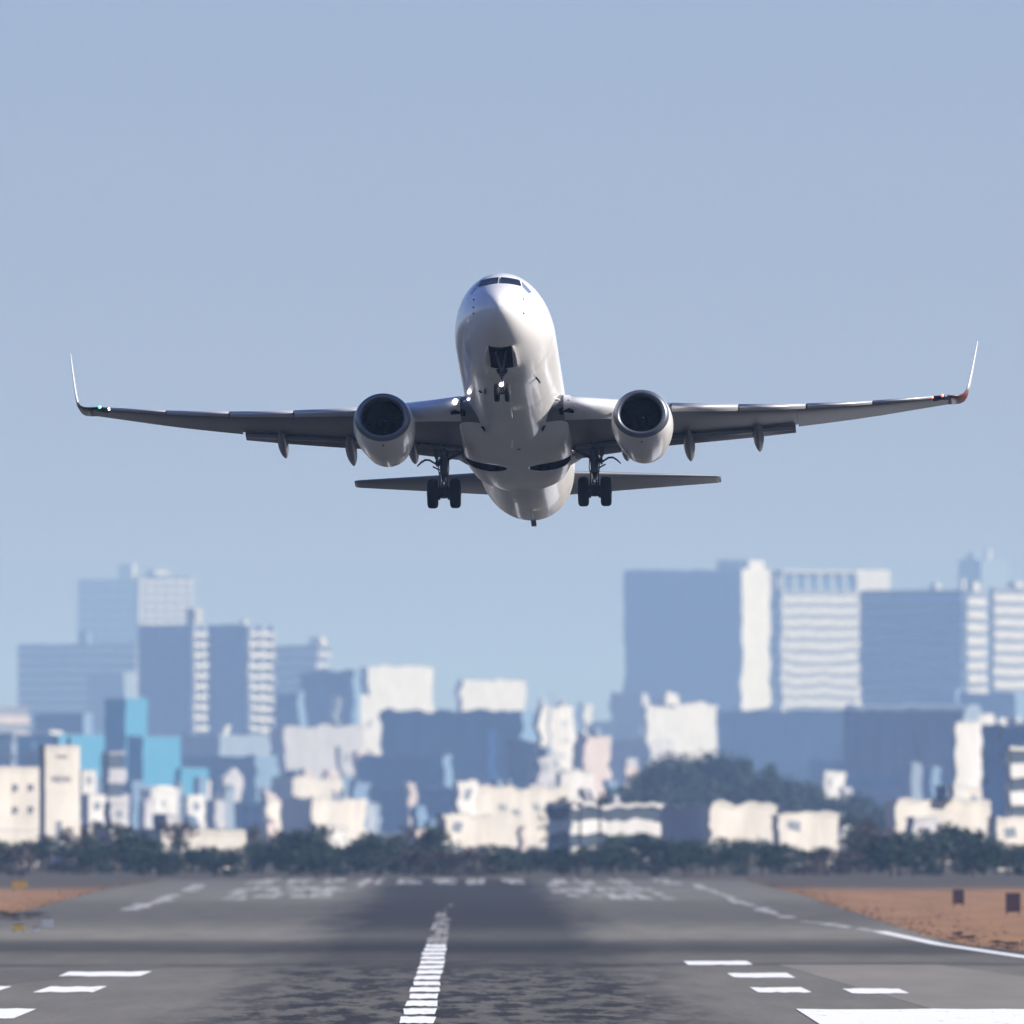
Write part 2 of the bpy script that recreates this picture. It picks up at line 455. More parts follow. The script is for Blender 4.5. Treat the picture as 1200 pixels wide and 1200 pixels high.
def shimmer_mesh(root, Y):  # bends building meshes by noise to imitate heat shimmer
    step = 4.5 * Y / FPX
    mw = Matrix.Translation(root.location) @ Matrix.Rotation(root.rotation_euler.z, 4, 'Z')
    inv = mw.inverted()
    for o in root.children:
        if o.type != 'MESH': continue
        bm = bmesh.new(); bm.from_mesh(o.data)
        for ax in range(3):
            ed = [e for e in bm.edges if abs((e.verts[0].co - e.verts[1].co)[ax]) > step * 1.5 and abs((e.verts[0].co - e.verts[1].co)[ax]) > .98 * e.calc_length()]
            by = {}
            for e in ed:
                by.setdefault(min(40, int(e.calc_length() / step)), []).append(e)
            for n, es in by.items():
                if n > 0: bmesh.ops.subdivide_edges(bm, edges=[e for e in es if e.is_valid], cuts=n, use_grid_fill=True)
        bm.normal_update()
        nrm = [tuple(f.normal) for f in bm.faces for _ in f.loops]
        for v in bm.verts:
            w = mw @ v.co
            px, py = VPX + w.x / Y * FPX, HOR - (w.z - CAM_H) / Y * FPX
            if py > 1030: continue
            A = shimmer_amount(px, py) * Y / FPX
            sd = Y * .001
            dx = mnoise.noise((px / 60, py / 12, sd)) + .25 * mnoise.noise((px / 30, py / 7, sd + 5))
            dz = mnoise.noise((px / 15, py / 40, sd + 9)) + .3 * mnoise.noise((px / 8, py / 20, sd + 3))
            v.co = inv @ (w + Vector((dx * A * 1.1, 0, dz * A * 1.1)))
        bm.to_mesh(o.data); bm.free()
        o.data.normals_split_custom_set(nrm)

SETTLE = []
def building(name, label, cat, L, S, R, top, Y, style='bands', wall='white', gls='mid', fh=3.5, alpha=34, tops=(), base=0.0, bay=3.6, blind=None, group=None, roof='flat', side=None):
    """a block whose near corner stands at photo column S; L and R are its outer columns, top its roof line"""
    al = R_(alpha)
    sc_ = far(Y) / Y; Y = far(Y); fh *= sc_; bay *= sc_
    c = W(S, top, Y)
    a = max(1.5, (S - L) / FPX * Y / math.cos(al))                  # length of the left face
    b = max(1.5, (R - S) / FPX * Y / math.sin(al))                  # length of the right face
    b = min(b, 60.0 * sc_ + 60); a = min(a, 160 * sc_)
    h = c.z - base
    root = empty(name, label, cat, (c.x, c.y, base), -al, group)
    wm = WALL[wall]; gm = GLS[gls]
    nfl = max(1, int(round(h / fh))); fh = h / nfl
    wb = bmesh.new()
    if style in ('bands', 'grid'):
        ins = .38 * sc_
        sp = .52
        for k in range(nfl):
            z0 = k * fh
            box(wb, -a, 0, 0, b, z0, z0 + fh * sp)
            g = bmesh.new()
            box(g, -a + ins, -ins, ins, b - ins, z0 + fh * sp, z0 + fh)
            obj('window_band', g, gm, root)
            if style == 'grid':
                for n_, ax in ((max(2, int(a / bay)), 'x'), (max(2, int(b / bay)), 'y')):
                    for i in range(n_ + 1):
                        if ax == 'x':
                            x = -a + .03 + (a - .06 - .7 * sc_) * i / n_
                            box(wb, x, x + .7 * sc_, .03, ins - .01, z0 + fh * sp, z0 + fh)
                        else:
                            yy = ins + (b - 2 * ins - .7 * sc_) * i / n_
                            box(wb, -ins + .01, -.03, yy, yy + .7 * sc_, z0 + fh * sp, z0 + fh)
        box(wb, -a, 0, 0, b, h, h + .5)
        box(wb, -a + .02, -a + .7, .02, .36, 0.02, h) if style == 'bands' else None
    elif style == 'balcony':                                        # slab block: blank left face, balconies to the right
        box(wb, -a, 0, 0, b, 0, h)
        box(wb, -a - .1, .12, -.1, b + .1, h, h + .6)
        for k in range(nfl):
            z0 = k * fh
            g = bmesh.new()
            box(g, .0, .06, .8, b - .8, z0 + fh * .28, z0 + fh * .82)
            obj('window_band', g, gm, root)
            g = bmesh.new()
            box(g, 0.06, 1.35 * sc_, .5, b - .5, z0, z0 + .18 * sc_); box(g, 1.2 * sc_, 1.35 * sc_, .5, b - .5, z0 + .18 * sc_, z0 + fh * .36)
            obj('balcony', g, RAIL, root)
            g = bmesh.new()
            box(g, -a + a * .12, -a * .12, -.04, .03, z0 + fh * .40, z0 + fh * .66)
            obj('window_band', g, WALL['grey'], root)
        for yy in (.2, b * .5, b - .5):
            g = bmesh.new(); box(g, .062, 1.5 * sc_, yy, yy + .3 * sc_, .02, h); obj('party_wall', g, RAIL, root)
    else:                                                           # plain block with few openings
        box(wb, -a, 0, 0, b, 0, h)
        box(wb, -a - .12, .12, -.12, b + .12, h, h + .45)
        rw = random.Random(int(L * 7 + top * 13))
        if blind is None or blind == 1 and Y < 8500:
            for k in range(nfl):
                z0 = k * fh
                for n_, ax in ((max(1, int(a / 5)), 'x'), (max(1, int(b / 5)), 'y')):
                    if ax == 'x' and a < 4 or ax == 'y' and b < 4: continue
                    for i in range(n_):
                        if n_ * nfl > 60 or (blind and (rw.random() > .45 or wall == 'teal')): continue
                        g = bmesh.new()
                        if ax == 'x':
                            x = -a + a * (i + .3) / n_
                            box(g, x, x + a * .4 / n_, -.05, .03, z0 + fh * .32, z0 + fh * .75)
                        else:
                            yy = b * (i + .3) / n_
                            box(g, -.03, .05, yy, yy + b * .4 / n_, z0 + fh * .32, z0 + fh * .75)
                        obj('window', g, gm, root)
    w = obj('wall', wb, wm, root)
    rb = bmesh.new()
    z1 = h + (.5 if style in ('bands', 'grid') else .6 if style == 'balcony' else .45)
    if roof == 'flat':
        box(rb, -a + .3, -.3, .3, b - .3, z1, z1 + .25)
    elif roof == 'gable':
        rings(rb, [[Vector((-a - .4, y_, z_)) for y_, z_ in ((-.4, z1), (b + .4, z1), (b / 2, z1 + min(b * .28, 5)))], [Vector((.4, y_, z_)) for y_, z_ in ((-.4, z1), (b + .4, z1), (b / 2, z1 + min(b * .28, 5)))]])
    elif roof == 'curved':
        rings(rb, [[Vector((xx, b / 2 + (b / 2 + .5) * math.cos(math.pi * k / 14), z1 + min(b * .16, 5) * math.sin(math.pi * k / 14))) for k in range(15)] for xx in (-a - .5, .5)])
    obj('roof', rb, ROOF if roof == 'flat' else wm, root)
    if side:                                                        # sunlight put into colour: a paler slab over the right face
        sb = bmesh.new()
        box(sb, .0, .5 * sc_, 0, b, 0, h + .3 * sc_); obj('lit_side', sb, WALL[side], root)
    rw = random.Random(int(L * 3 + top * 5))
    if roof == 'flat' and a * b > 60 and Y < 9000:
        for k in range(rw.randint(2, 6)):
            kind_ = rw.choice(('water_tank', 'air_conditioner', 'air_conditioner', 'mast', 'stair_head'))
            x, yy = -rw.uniform(.08, .9) * a, rw.uniform(.08, .75) * b
            cb = bmesh.new(); zr = z1 + .25; u = math.sqrt(sc_)
            if kind_ == 'water_tank':
                tube(cb, [(x, yy, zr), (x, yy, zr + .8 * u), (x, yy, zr + .801 * u), (x, yy, zr + 2.2 * u), (x, yy, zr + 2.5 * u)], [.5 * u, .5 * u, .9 * u, .9 * u, .3 * u], 12)
            elif kind_ == 'air_conditioner':
                w_ = rw.uniform(.8, 2.2) * u; box(cb, x, x + w_, yy, yy + .9 * u, zr, zr + rw.uniform(.8, 1.5) * u)
            elif kind_ == 'mast':
                tube(cb, [(x, yy, zr), (x, yy, zr + rw.uniform(2, 5) * u)], .10 * u, 6); box(cb, x - .5 * u, x + .5 * u, yy - .05, yy + .05, zr + 1.5 * u, zr + 1.6 * u)
            else:
                box(cb, x, x + 3 * u, yy, yy + 2.4 * u, zr, zr + 2.3 * u); box(cb, x - .15, x + 3 * u + .15, yy - .15, yy + 2.4 * u + .15, zr + 2.3 * u, zr + 2.45 * u)
            obj(kind_, cb, WALL[rw.choice(('white', 'grey', 'lilac', 'blue'))], root)
    # things built on the roof: (column left, column right, top, wall key)
    for (l, r, t, wk) in tops:
        d = 0.25 * b + .5
        wid = (r - l) / FPX * Y * .74
        hh = (HOR - t) / FPX * Y + CAM_H - base - z1
        cx = ((l + r) / 2 - VPX) / FPX * Y - c.x
        lx = (cx - d * math.sin(al)) / math.cos(al)
        lx = min(max(lx, -a + wid / 2 + .4), -wid / 2 - .4) if a > wid + 1 else -a / 2
        pb = bmesh.new()
        dep = min(wid, b * .5)
        box(pb, lx - wid / 2, lx + wid / 2, d, d + dep, z1 + .25, z1 + .25 + max(.8, hh))
        box(pb, lx - wid / 2 - .15, lx + wid / 2 + .15, d - .15, d + dep + .15, z1 + .25 + max(.8, hh), z1 + .45 + max(.8, hh))
        obj('rooftop_room', pb, WALL[wk], root)
    SETTLE.append((root, Y))
    return root, a, b, h

# far left group
building('tower', 'palest and farthest high-rise at the left, almost lost in the haze', 'tower', 90, 158, 166, 679, 7800, 'grid', 'lilac', 'mid', 4.4, 22, tops=((134, 159, 661, 'cream'),), bay=5)
building('apartment_tower', 'sunlit white apartment tower showing rows of square windows above the dark blue block', 'apartment tower', 157, 163, 226, 675, 7000, 'grid', 'white', 'dark', 3.4, 55, tops=((188, 214, 668, 'white'),), bay=4.6)
building('office_block', 'wide hazy office block with long window bands and a steel roof frame', 'office block', 19, 160, 168, 755, 6300, 'bands', 'white', 'dark', 3.5, 20, tops=((88, 104, 741, 'blue'),))
building('annex', 'plain grey hazy slab standing in front of the window-banded office at left', 'annex', 101, 145, 159, 788, 5900, 'plain', 'grey', 'mid', 3.6, 30, tops=(), blind=2)
building('apartment_block', 'dark blue apartment slab with one bright white balcony edge, left of its twin', 'apartment block', 161, 223, 244, 733, 4900, 'balcony', 'blue', 'mid', 3.0, 36, tops=((221, 233, 713, 'blue'), (238, 255, 713, 'cream')))
building('apartment_block', 'right of the twin balcony slabs, with a broad sunlit balcony end', 'apartment block', 243, 288, 316, 733, 4800, 'balcony', 'blue', 'mid', 3.0, 38, tops=((280, 288, 726, 'white'),))
building('office_block', 'faint striped office block just right of the balcony slabs', 'office block', 310, 372, 386, 757, 5900, 'bands', 'lilac', 'dark', 3.3, 24, tops=((372, 392, 748, 'cream'),))
building('warehouse', 'plain blue-grey block below the cream roof room', 'block', 352, 414, 422, 788, 4500, 'plain', 'blue', 'mid', 3.6, 24, blind=1)
building('warehouse', 'low plain blue block at the foot of the striped office', 'block', 322, 350, 358, 814, 4400, 'plain', 'blue', 'mid', 3.6, 24, blind=1)
building('terrace_block', 'pinkish white terraced block at the far left edge over the blue sheds', 'block', -40, -6, 34, 829, 4300, 'bands', 'pink', 'mid', 4.5, 48)
building('office_wing', 'dim blue office wing behind the turquoise sheds', 'office wing', 40, 98, 108, 837, 4200, 'plain', 'blue', 'mid', 3.4, 22, blind=1)
# turquoise works
building('plant_tower', 'tall turquoise works tower, dark on one side and bright on the other', 'works tower', 122, 147, 172, 819, 3700, 'plain', 'teal', 'dark', 5, 42, blind=1)
building('plant_hall', 'turquoise hall with a lit right side and one dark opening', 'works hall', 148, 167, 211, 864, 3600, 'plain', 'teal', 'dark', 5, 42, blind=1)
building('plant_annex', 'lowest turquoise annex stepping down at the right of the hall', 'works annex', 205, 212, 243, 902, 3550, 'plain', 'teal', 'dark', 4, 42, blind=1)
building('plant_shed', 'long turquoise shed behind the cream lettered tower', 'shed', 18, 68, 124, 862, 3800, 'plain', 'teal', 'dark', 5, 40, tops=((33, 64, 857, 'white'),), blind=1)
building('low_block', 'small grey block squeezed before the dark side of the turquoise shed', 'block', 26, 50, 60, 881, 3500, 'plain', 'grey', 'mid', 4, 30)
building('office_block', 'grey block with window bands behind the cream house at the left edge', 'office block', -30, 14, 20, 860, 3900, 'bands', 'grey', 'dark', 4, 24)
# nearest cream pair
root, a, b, h = building('house_block', 'cream two-storey block with four small windows at the left edge', 'house block', -34, -28, 46, 903, 2800, 'plain', 'cream', 'dark', 4, 50, blind=2)
for yy in (.62, .86):
    for zz in (.795, .565):
        g = bmesh.new(); box(g, -.05, .06, b * yy - .75, b * yy + .35, h * zz, h * (zz + .065)); wn_ = obj('window', g, GLS['dark'], root)
        g = bmesh.new(); box(g, .062, .14, b * yy - .24, b * yy - .16, h * zz, h * (zz + .065)); box(g, -.05, .2, b * yy - .9, b * yy + .5, h * zz - .15, h * zz); obj('frame', g, RAIL, wn_)
g = bmesh.new(); box(g, -.05, .15, .1, b - .1, h * .40, h * .412); obj('string_course', g, RAIL, root)
root, a, b, h = building('lettered_tower', 'cream tower block with grey lettering across its front', 'tower block', 49, 53, 93, 878, 2780, 'plain', 'cream', 'dark', 4, 50, blind=2)
def text_on(txt, size, y_, z_, parent, m=FONT_M):
    cu = bpy.data.curves.new('lettering', 'FONT'); cu.body = txt; cu.size = size; cu.align_x = 'CENTER'; cu.extrude = .04
    t = bpy.data.objects.new('lettering', cu); COL.objects.link(t)
    bpy.context.view_layer.update()
    me = bpy.data.meshes.new_from_object(t.evaluated_get(bpy.context.evaluated_depsgraph_get()))
    bpy.data.objects.remove(t); bpy.data.curves.remove(cu)
    me.transform(Matrix.Translation((.06, y_, z_)) @ Matrix.Rotation(R_(90), 4, 'Z') @ Matrix.Rotation(R_(90), 4, 'X'))
    return link('lettering', me, m, parent)
text_on('MEDIA', 1.4, b * .47, h * .725, root)
text_on('TYULU', .8, b * .47, h * .925, root)
for zz in (.795, .645, .575):
    g = bmesh.new(); box(g, -.05, .07, .1, b - .1, h * zz, h * zz + .08); obj('string_course', g, RAIL, root)
g = bmesh.new(); box(g, -.05, .05, b * .30, b * .48, .02, h * .40); obj('doorway', g, GLS['mid'], root)
for yy, hh in ((.45, 1.1), (.8, 1.3)):
    g = bmesh.new(); tube(g, [(-1, b * yy, h + .6), (-1, b * yy, h + .6 + hh)], .28, 10); obj('roof_vent', g, WALL['dark'], root)
# jumble right of the lettered tower
building('house', 'narrow white house directly right of the lettered tower', 'house', 92, 96, 112, 905, 3050, 'plain', 'white', 'mid', 3.5, 46)
building('stair_house', 'slim pale stair tower with open floors before the turquoise hall', 'stair tower', 118, 127, 147, 884, 3100, 'bands', 'lilac', 'dark', 5.5, 44)
building('house', 'low white house at the foot of the slim open stair tower', 'house', 96, 104, 124, 934, 2950, 'plain', 'white', 'mid', 3.5, 46)
building('house', 'pale house half hidden at the right of the low white house', 'house', 122, 130, 150, 945, 2900, 'plain', 'lilac', 'mid', 3.5, 46)
building('roofed_shed', 'low shed with a bright white roof edge under the turquoise hall', 'shed', 164, 176, 208, 930, 3200, 'plain', 'white', 'mid', 3.5, 40, blind=1, roof='curved')
building('small_house', 'small white house right of the bright-roofed shed', 'house', 214, 220, 240, 934, 3150, 'plain', 'white', 'mid', 3.5, 42)
building('long_hall', 'long low white hall behind the left hedge', 'hall', 146, 190, 286, 977, 2720, 'plain', 'cream', 'mid', 5, 52, blind=1)
building('terrace_house', 'pinkish house beside the left end of the long white hall', 'house', 112, 130, 152, 977, 2700, 'plain', 'pink', 'mid', 4, 40)
building('flat_block', 'wide grey-blue block in the haze right of the turquoise annex', 'block', 205, 300, 326, 888, 3700, 'plain', 'blue', 'mid', 3.6, 25)
building('flat_block', 'dim blue block below the feet of the twin balcony slabs', 'block', 190, 258, 330, 862, 4300, 'plain', 'grey', 'mid', 3.6, 33, tops=((255, 266, 851, 'white'),))
building('flat_block', 'low wide blue-grey block just above the long white hall', 'block', 160, 330, 352, 940, 3300, 'plain', 'blue', 'dark', 4, 18)
building('cream_block', 'long pale block in the blur right of the balcony slabs', 'block', 318, 334, 426, 852, 4000, 'plain', 'lilac', 'mid', 3.6, 48, blind=2)
building('cream_block', 'stepped cream house block in the middle-left blur', 'house block', 318, 344, 400, 912, 3300, 'plain', 'cream', 'mid', 3.6, 46, tops=((322, 336, 904, 'pink'), (366, 384, 904, 'pink')), blind=2)
building('cream_block', 'low wide cream house with a bright roof edge over the left-centre hedge', 'house', 330, 366, 428, 938, 3100, 'plain', 'cream', 'mid', 3.6, 44, blind=2)
building('white_villa', 'flat white roof just above the hedge left of the centre line', 'house', 356, 368, 412, 972, 2750, 'plain', 'white', 'mid', 4, 46, blind=1)
building('pale_hall', 'large lilac-white hall with a step, left of the white rooftop block', 'hall', 422, 432, 508, 782, 4700, 'plain', 'white', 'mid', 4, 46, blind=1)
building('pale_wing', 'lower left wing of the lilac-white hall', 'wing', 388, 396, 432, 816, 4500, 'plain', 'white', 'mid', 4, 46, blind=1)
building('pink_house', 'small pinkish tower house left of the wide dark-blue factory', 'house', 414, 420, 440, 880, 3650, 'plain', 'pink', 'mid', 4, 44)
building('pale_house', 'tall thin pale house beside the small pinkish tower house', 'house', 396, 401, 414, 876, 3700, 'plain', 'lilac', 'mid', 4, 44)
# centre
building('white_hall', 'bright white rooftop block rising over the wide dark-blue factory', 'block', 534, 540, 616, 797, 4600, 'plain', 'white', 'mid', 4, 48, blind=1)
root, a, b, h = building('factory', 'wide dark-blue factory with a round blue emblem and pale vertical banner', 'factory', 446, 612, 632, 834, 3700, 'plain', 'blue', 'dark', 5, 18, blind=1)
g = bmesh.new()
lx = ((540 - 612) / FPX * far(3700)) / math.cos(R_(18))
tube(g, [(lx, -.14, h * .60), (lx, .05, h * .60)], 3.2, 32); obj('emblem', g, WALL['teal'], root)
lx = ((577 - 612) / FPX * far(3700)) / math.cos(R_(18))
g = bmesh.new(); box(g, lx - 2.2, lx + 2.2, -.12, .05, h * .30, h * .86); obj('banner', g, WALL['sky'], root)
building('factory_wing', 'lower dark-blue wing at the left foot of the emblem factory', 'factory wing', 420, 520, 530, 885, 3550, 'plain', 'blue', 'dark', 5, 18, blind=1)
building('factory_wing', 'darkest blue block joining the emblem factory to the white slab', 'factory wing', 594, 640, 650, 868, 3600, 'plain', 'dark', 'dark', 5, 20, blind=1)
root, a, b, h = building('white_slab', 'bright white narrow slab block with one column of small grey windows', 'slab block', 627, 633, 672, 829, 3400, 'plain', 'white', 'dark', 3.6, 46, blind=2)
for k in range(5):
    g = bmesh.new(); z = h * (.9 - k * .13); box(g, -.05, .07, b * .60, b * .76, z - 1.1, z); obj('window', g, GLS['mid'], root)
g = bmesh.new(); box(g, -.05, .09, b * .22, b * .30, 1, h - .5); obj('service_shaft', g, GLS['mid'], root)
building('beige_block', 'beige block with a shaded blue side right of the white slab', 'block', 672, 686, 715, 863, 3450, 'plain', 'pink', 'mid', 4, 42, blind=1)
building('far_block', 'very pale small far block between the beige block and the large tower', 'block', 676, 684, 694, 824, 5600, 'plain', 'white', 'mid', 4, 44, blind=1)
building('far_block', 'pale hazy block standing in the gap left of the large blue tower', 'block', 690, 722, 736, 848, 5200, 'plain', 'lilac', 'mid', 4, 30, blind=1)
building('lilac_house', 'low lilac house at the foot of the white slab', 'house', 620, 632, 654, 888, 3250, 'plain', 'lilac', 'mid', 4, 42)
building('white_house', 'white box house below the beige block', 'house', 650, 656, 696, 907, 3050, 'plain', 'white', 'mid', 3.6, 47, blind=2)
root, a, b, h = building('white_terrace', 'long white terrace with grey openings across the centre', 'terrace', 534, 552, 668, 926, 3000, 'plain', 'cream', 'mid', 3.4, 50, blind=2)
for k, (yy, zz) in enumerate(((.30, .62), (.42, .60), (.62, .70), (.80, .68), (.88, .52))):
    g = bmesh.new(); box(g, -.05, .12, b * yy, b * (yy + .06), h * zz, h * (zz + .09)); obj('window', g, GLS['mid'], root)
building('white_tower_house', 'slim white tower house rising at the left of the long terrace', 'house', 532, 537, 558, 919, 2980, 'plain', 'white', 'mid', 4, 45, blind=1)
building('white_house', 'broad white house at the left end of the centre terrace', 'house', 510, 520, 580, 958, 2850, 'plain', 'cream', 'mid', 4, 48, blind=1)
building('pink_shed', 'tiny pinkish white hut standing alone left of the centre houses', 'hut', 480, 486, 502, 976, 2700, 'plain', 'pink', 'mid', 4, 44, blind=1)
building('long_shed', 'long white shed with dark openings right of the centre terrace', 'shed', 640, 668, 778, 946, 2880, 'bands', 'white', 'dark', 4.6, 52)
building('grey_shed', 'pale grey shed between the two long white sheds', 'shed', 774, 822, 830, 947, 2870, 'plain', 'lilac', 'mid', 5, 24, blind=1)
building('long_shed', 'long bright white shed under the wooded rise', 'shed', 822, 832, 912, 945, 2850, 'plain', 'cream', 'mid', 5, 50, blind=1)
building('long_shed', 'lower white shed trailing right from under the wooded rise', 'shed', 905, 912, 984, 956, 2840, 'plain', 'cream', 'mid', 5, 50, blind=1)
# right-hand towers
building('high_rise', 'huge plain blue tower with a sunlit white edge and white cap', 'high-rise', 732, 868, 906, 668, 5700, 'plain', 'blue', 'mid', 4.2, 34, tops=((846, 906, 656, 'white'),), side='white')  # white slab paints the sunlit right face
root, a, b, h = building('high_rise', 'white gridded high-rise with a tall open crown of pillars', 'high-rise', 903, 917, 1008, 692, 5600, 'grid', 'white', 'mid', 3.9, 50, bay=3.2)
cr = bmesh.new()                                                    # open crown: pillars under a ring beam
ch = 24 / FPX * far(5600)
for i in range(7):
    yy = .3 + (b - 2.6) * i / 6
    box(cr, -2.4, -.05, yy, yy + 2.0, h + .5, h + ch - 2.4)
for i in range(4):
    x = -a + (a - 2.5) * i / 3
    box(cr, x, x + 2.0, .05, 2.4, h + .5, h + ch - 2.4)
box(cr, -a, 0, 0, b, h + ch - 2.4, h + ch)
obj('crown', cr, WALL['white'], root)
cr = bmesh.new(); box(cr, -a + 3, -6, 3, b - 3, h + .76, h + ch - 2.5); obj('plant_room', cr, WALL['blue'], root)
root, a, b, h = building('slatted_block', 'white slatted roof block between the gridded and the striped high-rise', 'block', 996, 1003, 1044, 668, 5900, 'plain', 'white', 'mid', 8, 46, blind=1)
sl = bmesh.new()
for i in range(7):
    box(sl, .0, .14, b * (i + .55) / 7.4, b * (i + .75) / 7.4, h * .7, h * .99)
obj('slat', sl, WALL['lilac'], root)
building('striped_high_rise', 'narrow white-banded block standing for the sunlit right face of the broad blue high-rise', 'high-rise wing', 1129, 1134, 1157, 694, 5000, 'bands', 'white', 'mid', 3.7, 44, tops=((1136, 1150, 682, 'white'),))  # added white block paints the sunlit face of the blue high-rise
building('striped_high_rise', 'broad blue high-rise with horizontal window bands', 'high-rise', 1008, 1128, 1136, 692, 5200, 'bands', 'blue', 'dark', 3.7, 30, tops=((1088, 1100, 684, 'white'), (1122, 1130, 678, 'white')))
building('striped_high_rise', 'white-banded sunlit high-rise cut off by the right edge of the photo', 'high-rise', 1158, 1165, 1262, 690, 5100, 'bands', 'white', 'mid', 3.7, 46, tops=((1158, 1176, 682, 'white'), (1188, 1206, 685, 'white')))
building('far_high_rise', 'faint dark slab with a crane-like roof frame behind the right-hand towers', 'high-rise', 1124, 1150, 1184, 656, 6900, 'plain', 'grey', 'mid', 4.4, 40, tops=((1130, 1146, 648, 'grey'), (1160, 1168, 643, 'white')), blind=1)
building('white_block', 'white sunlit block with a raised left corner below the plain blue tower', 'block', 750, 757, 842, 826, 4500, 'plain', 'white', 'mid', 4, 46, tops=((752, 780, 812, 'white'),), blind=1)
building('pale_block', 'hazy pale blue block at the left foot of the plain blue tower', 'block', 716, 752, 760, 812, 5000, 'plain', 'lilac', 'mid', 4, 24, blind=1)
building('dark_block', 'long low dark blue block below the gridded high-rise', 'block', 842, 990, 1004, 833, 4300, 'plain', 'blue', 'mid', 4, 20, blind=1)
building('dark_block', 'low plain blue block under the wooded rise at its right', 'block', 700, 760, 792, 868, 4100, 'plain', 'lilac', 'mid', 4, 30, blind=1)
root, a, b, h = building('hangar', 'grey-blue hangar with a curved pale roof and a dark slanted mark', 'hangar', 990, 1130, 1150, 836, 3500, 'plain', 'grey', 'mid', 5, 20, blind=1, roof='curved')
g = bmesh.new()
lx = ((1075 - 1130) / FPX * far(3500)) / math.cos(R_(20))
rings(g, [[Vector((lx + q[0], yy, h * q[1])) for q in ((-1.8, .83), (-.4, .85), (1.9, .60), (2.3, .48), (1.2, .48), (-1.5, .70))] for yy in (-.12, .04)]); obj('mark', g, WALL['dark'], root)
g = bmesh.new(); box(g, -a + 1, -1, -.1, .03, h * .38, h * .46); obj('door_band', g, WALL['blue'], root)
building('white_kiosk', 'small white block before the hangar at its left', 'block', 962, 967, 992, 906, 3300, 'plain', 'white', 'mid', 4, 46, blind=1)
building('white_chimney_block', 'tall blank white block standing out in front of the hangar right end', 'tower block', 1116, 1120, 1151, 848, 3050, 'plain', 'white', 'mid', 4, 46, blind=2)
building('cream_annex', 'cream annex at the foot of the tall blank white block', 'annex', 1108, 1114, 1150, 926, 3000, 'plain', 'cream', 'mid', 4, 46)
building('blue_block', 'dark blue block under the white-banded high-rise', 'block', 1124, 1190, 1260, 812, 4800, 'plain', 'blue', 'mid', 4, 28, blind=1)
building('blue_block', 'short dark blue block under the broad blue striped high-rise', 'block', 1084, 1120, 1128, 808, 4900, 'plain', 'blue', 'mid', 4, 24, blind=1)
building('white_roof_block', 'bright white low roofs in a row right of the hangar', 'block', 1128, 1134, 1166, 838, 3900, 'plain', 'white', 'mid', 4, 46, blind=1)
building('white_roof_block', 'second bright low roof, close to the right edge', 'block', 1166, 1170, 1192, 842, 3950, 'plain', 'white', 'mid', 4, 46, blind=1)
building('shaded_hall', 'shaded blue hall right of the tall blank white block', 'hall', 1146, 1230, 1240, 852, 3150, 'plain', 'blue', 'dark', 4, 22, blind=1)
building('edge_house', 'white house stack at the right edge before the shaded hall', 'house', 1180, 1184, 1230, 880, 2900, 'bands', 'white', 'dark', 5, 46)
building('white_shed', 'low white shed under the tall blank white block', 'shed', 1038, 1050, 1164, 941, 2850, 'plain', 'cream', 'mid', 4, 50, blind=1)
building('white_shed', 'nearest white shed at the right edge over the hedge', 'shed', 1158, 1168, 1260, 962, 2680, 'plain', 'cream', 'mid', 5, 50, blind=1)
building('small_shed', 'small dull house between hedge and white shed at the right', 'house', 1062, 1070, 1100, 962, 2780, 'plain', 'lilac', 'mid', 4, 46, blind=1)
building('block_row', 'long dull blue row of flats filling the haze behind the hangar', 'row of flats', 950, 1100, 1120, 892, 3800, 'plain', 'blue', 'mid', 4, 18)
building('block_row', 'long dull blue row of flats behind the centre terrace', 'row of flats', 440, 640, 660, 925, 3350, 'plain', 'blue', 'mid', 4, 15)
building('block_row', 'long hazy grey-blue row on the skyline gap right of the emblem factory', 'row of flats', 600, 720, 740, 882, 4400, 'plain', 'grey', 'mid', 4, 18)

# small houses and roofs that fill the low skyline
CL = [(90, 320, 905, 965, 'left of the cream blocks, over the left hedge'), (320, 450, 885, 970, 'between the cream blocks and the emblem factory'), (450, 640, 915, 985, 'below the emblem factory'),
      (640, 780, 890, 950, 'at the left foot of the wooded rise'), (960, 1120, 895, 975, 'in front of the hangar'), (1120, 1210, 870, 960, 'in the blur at the right edge')]
rc = random.Random(11)
CN = {'white': 'small white house', 'cream': 'small cream house', 'pink': 'small pinkish house', 'lilac': 'small pale grey house', 'grey': 'small grey house', 'blue': 'small blue-grey house'}
for x0, x1, t0, t1, where in CL:
    for k in range(int((x1 - x0) / 13)):
        w = rc.uniform(9, 26); l = rc.uniform(x0, x1 - 8); t = rc.uniform(t0, t1)
        wk = rc.choice(('cream', 'pink', 'lilac', 'lilac', 'grey', 'grey', 'grey', 'blue', 'blue', 'blue'))
        Yh = 2860 + (985 - t) * 6 + rc.uniform(0, 80)
        building('small_house', CN[wk] + ' ' + where, 'house', l, l + w * rc.uniform(.15, .45), l + w, t, Yh, 'plain', wk, rc.choice(('mid', 'dark')), rc.uniform(3, 4.5), rc.uniform(36, 50), roof=rc.choice(('flat', 'flat', 'gable')), group=CN[wk] + 's ' + where, blind=2)

for r_, Y_ in SETTLE:
    shimmer_mesh(r_, Y_)

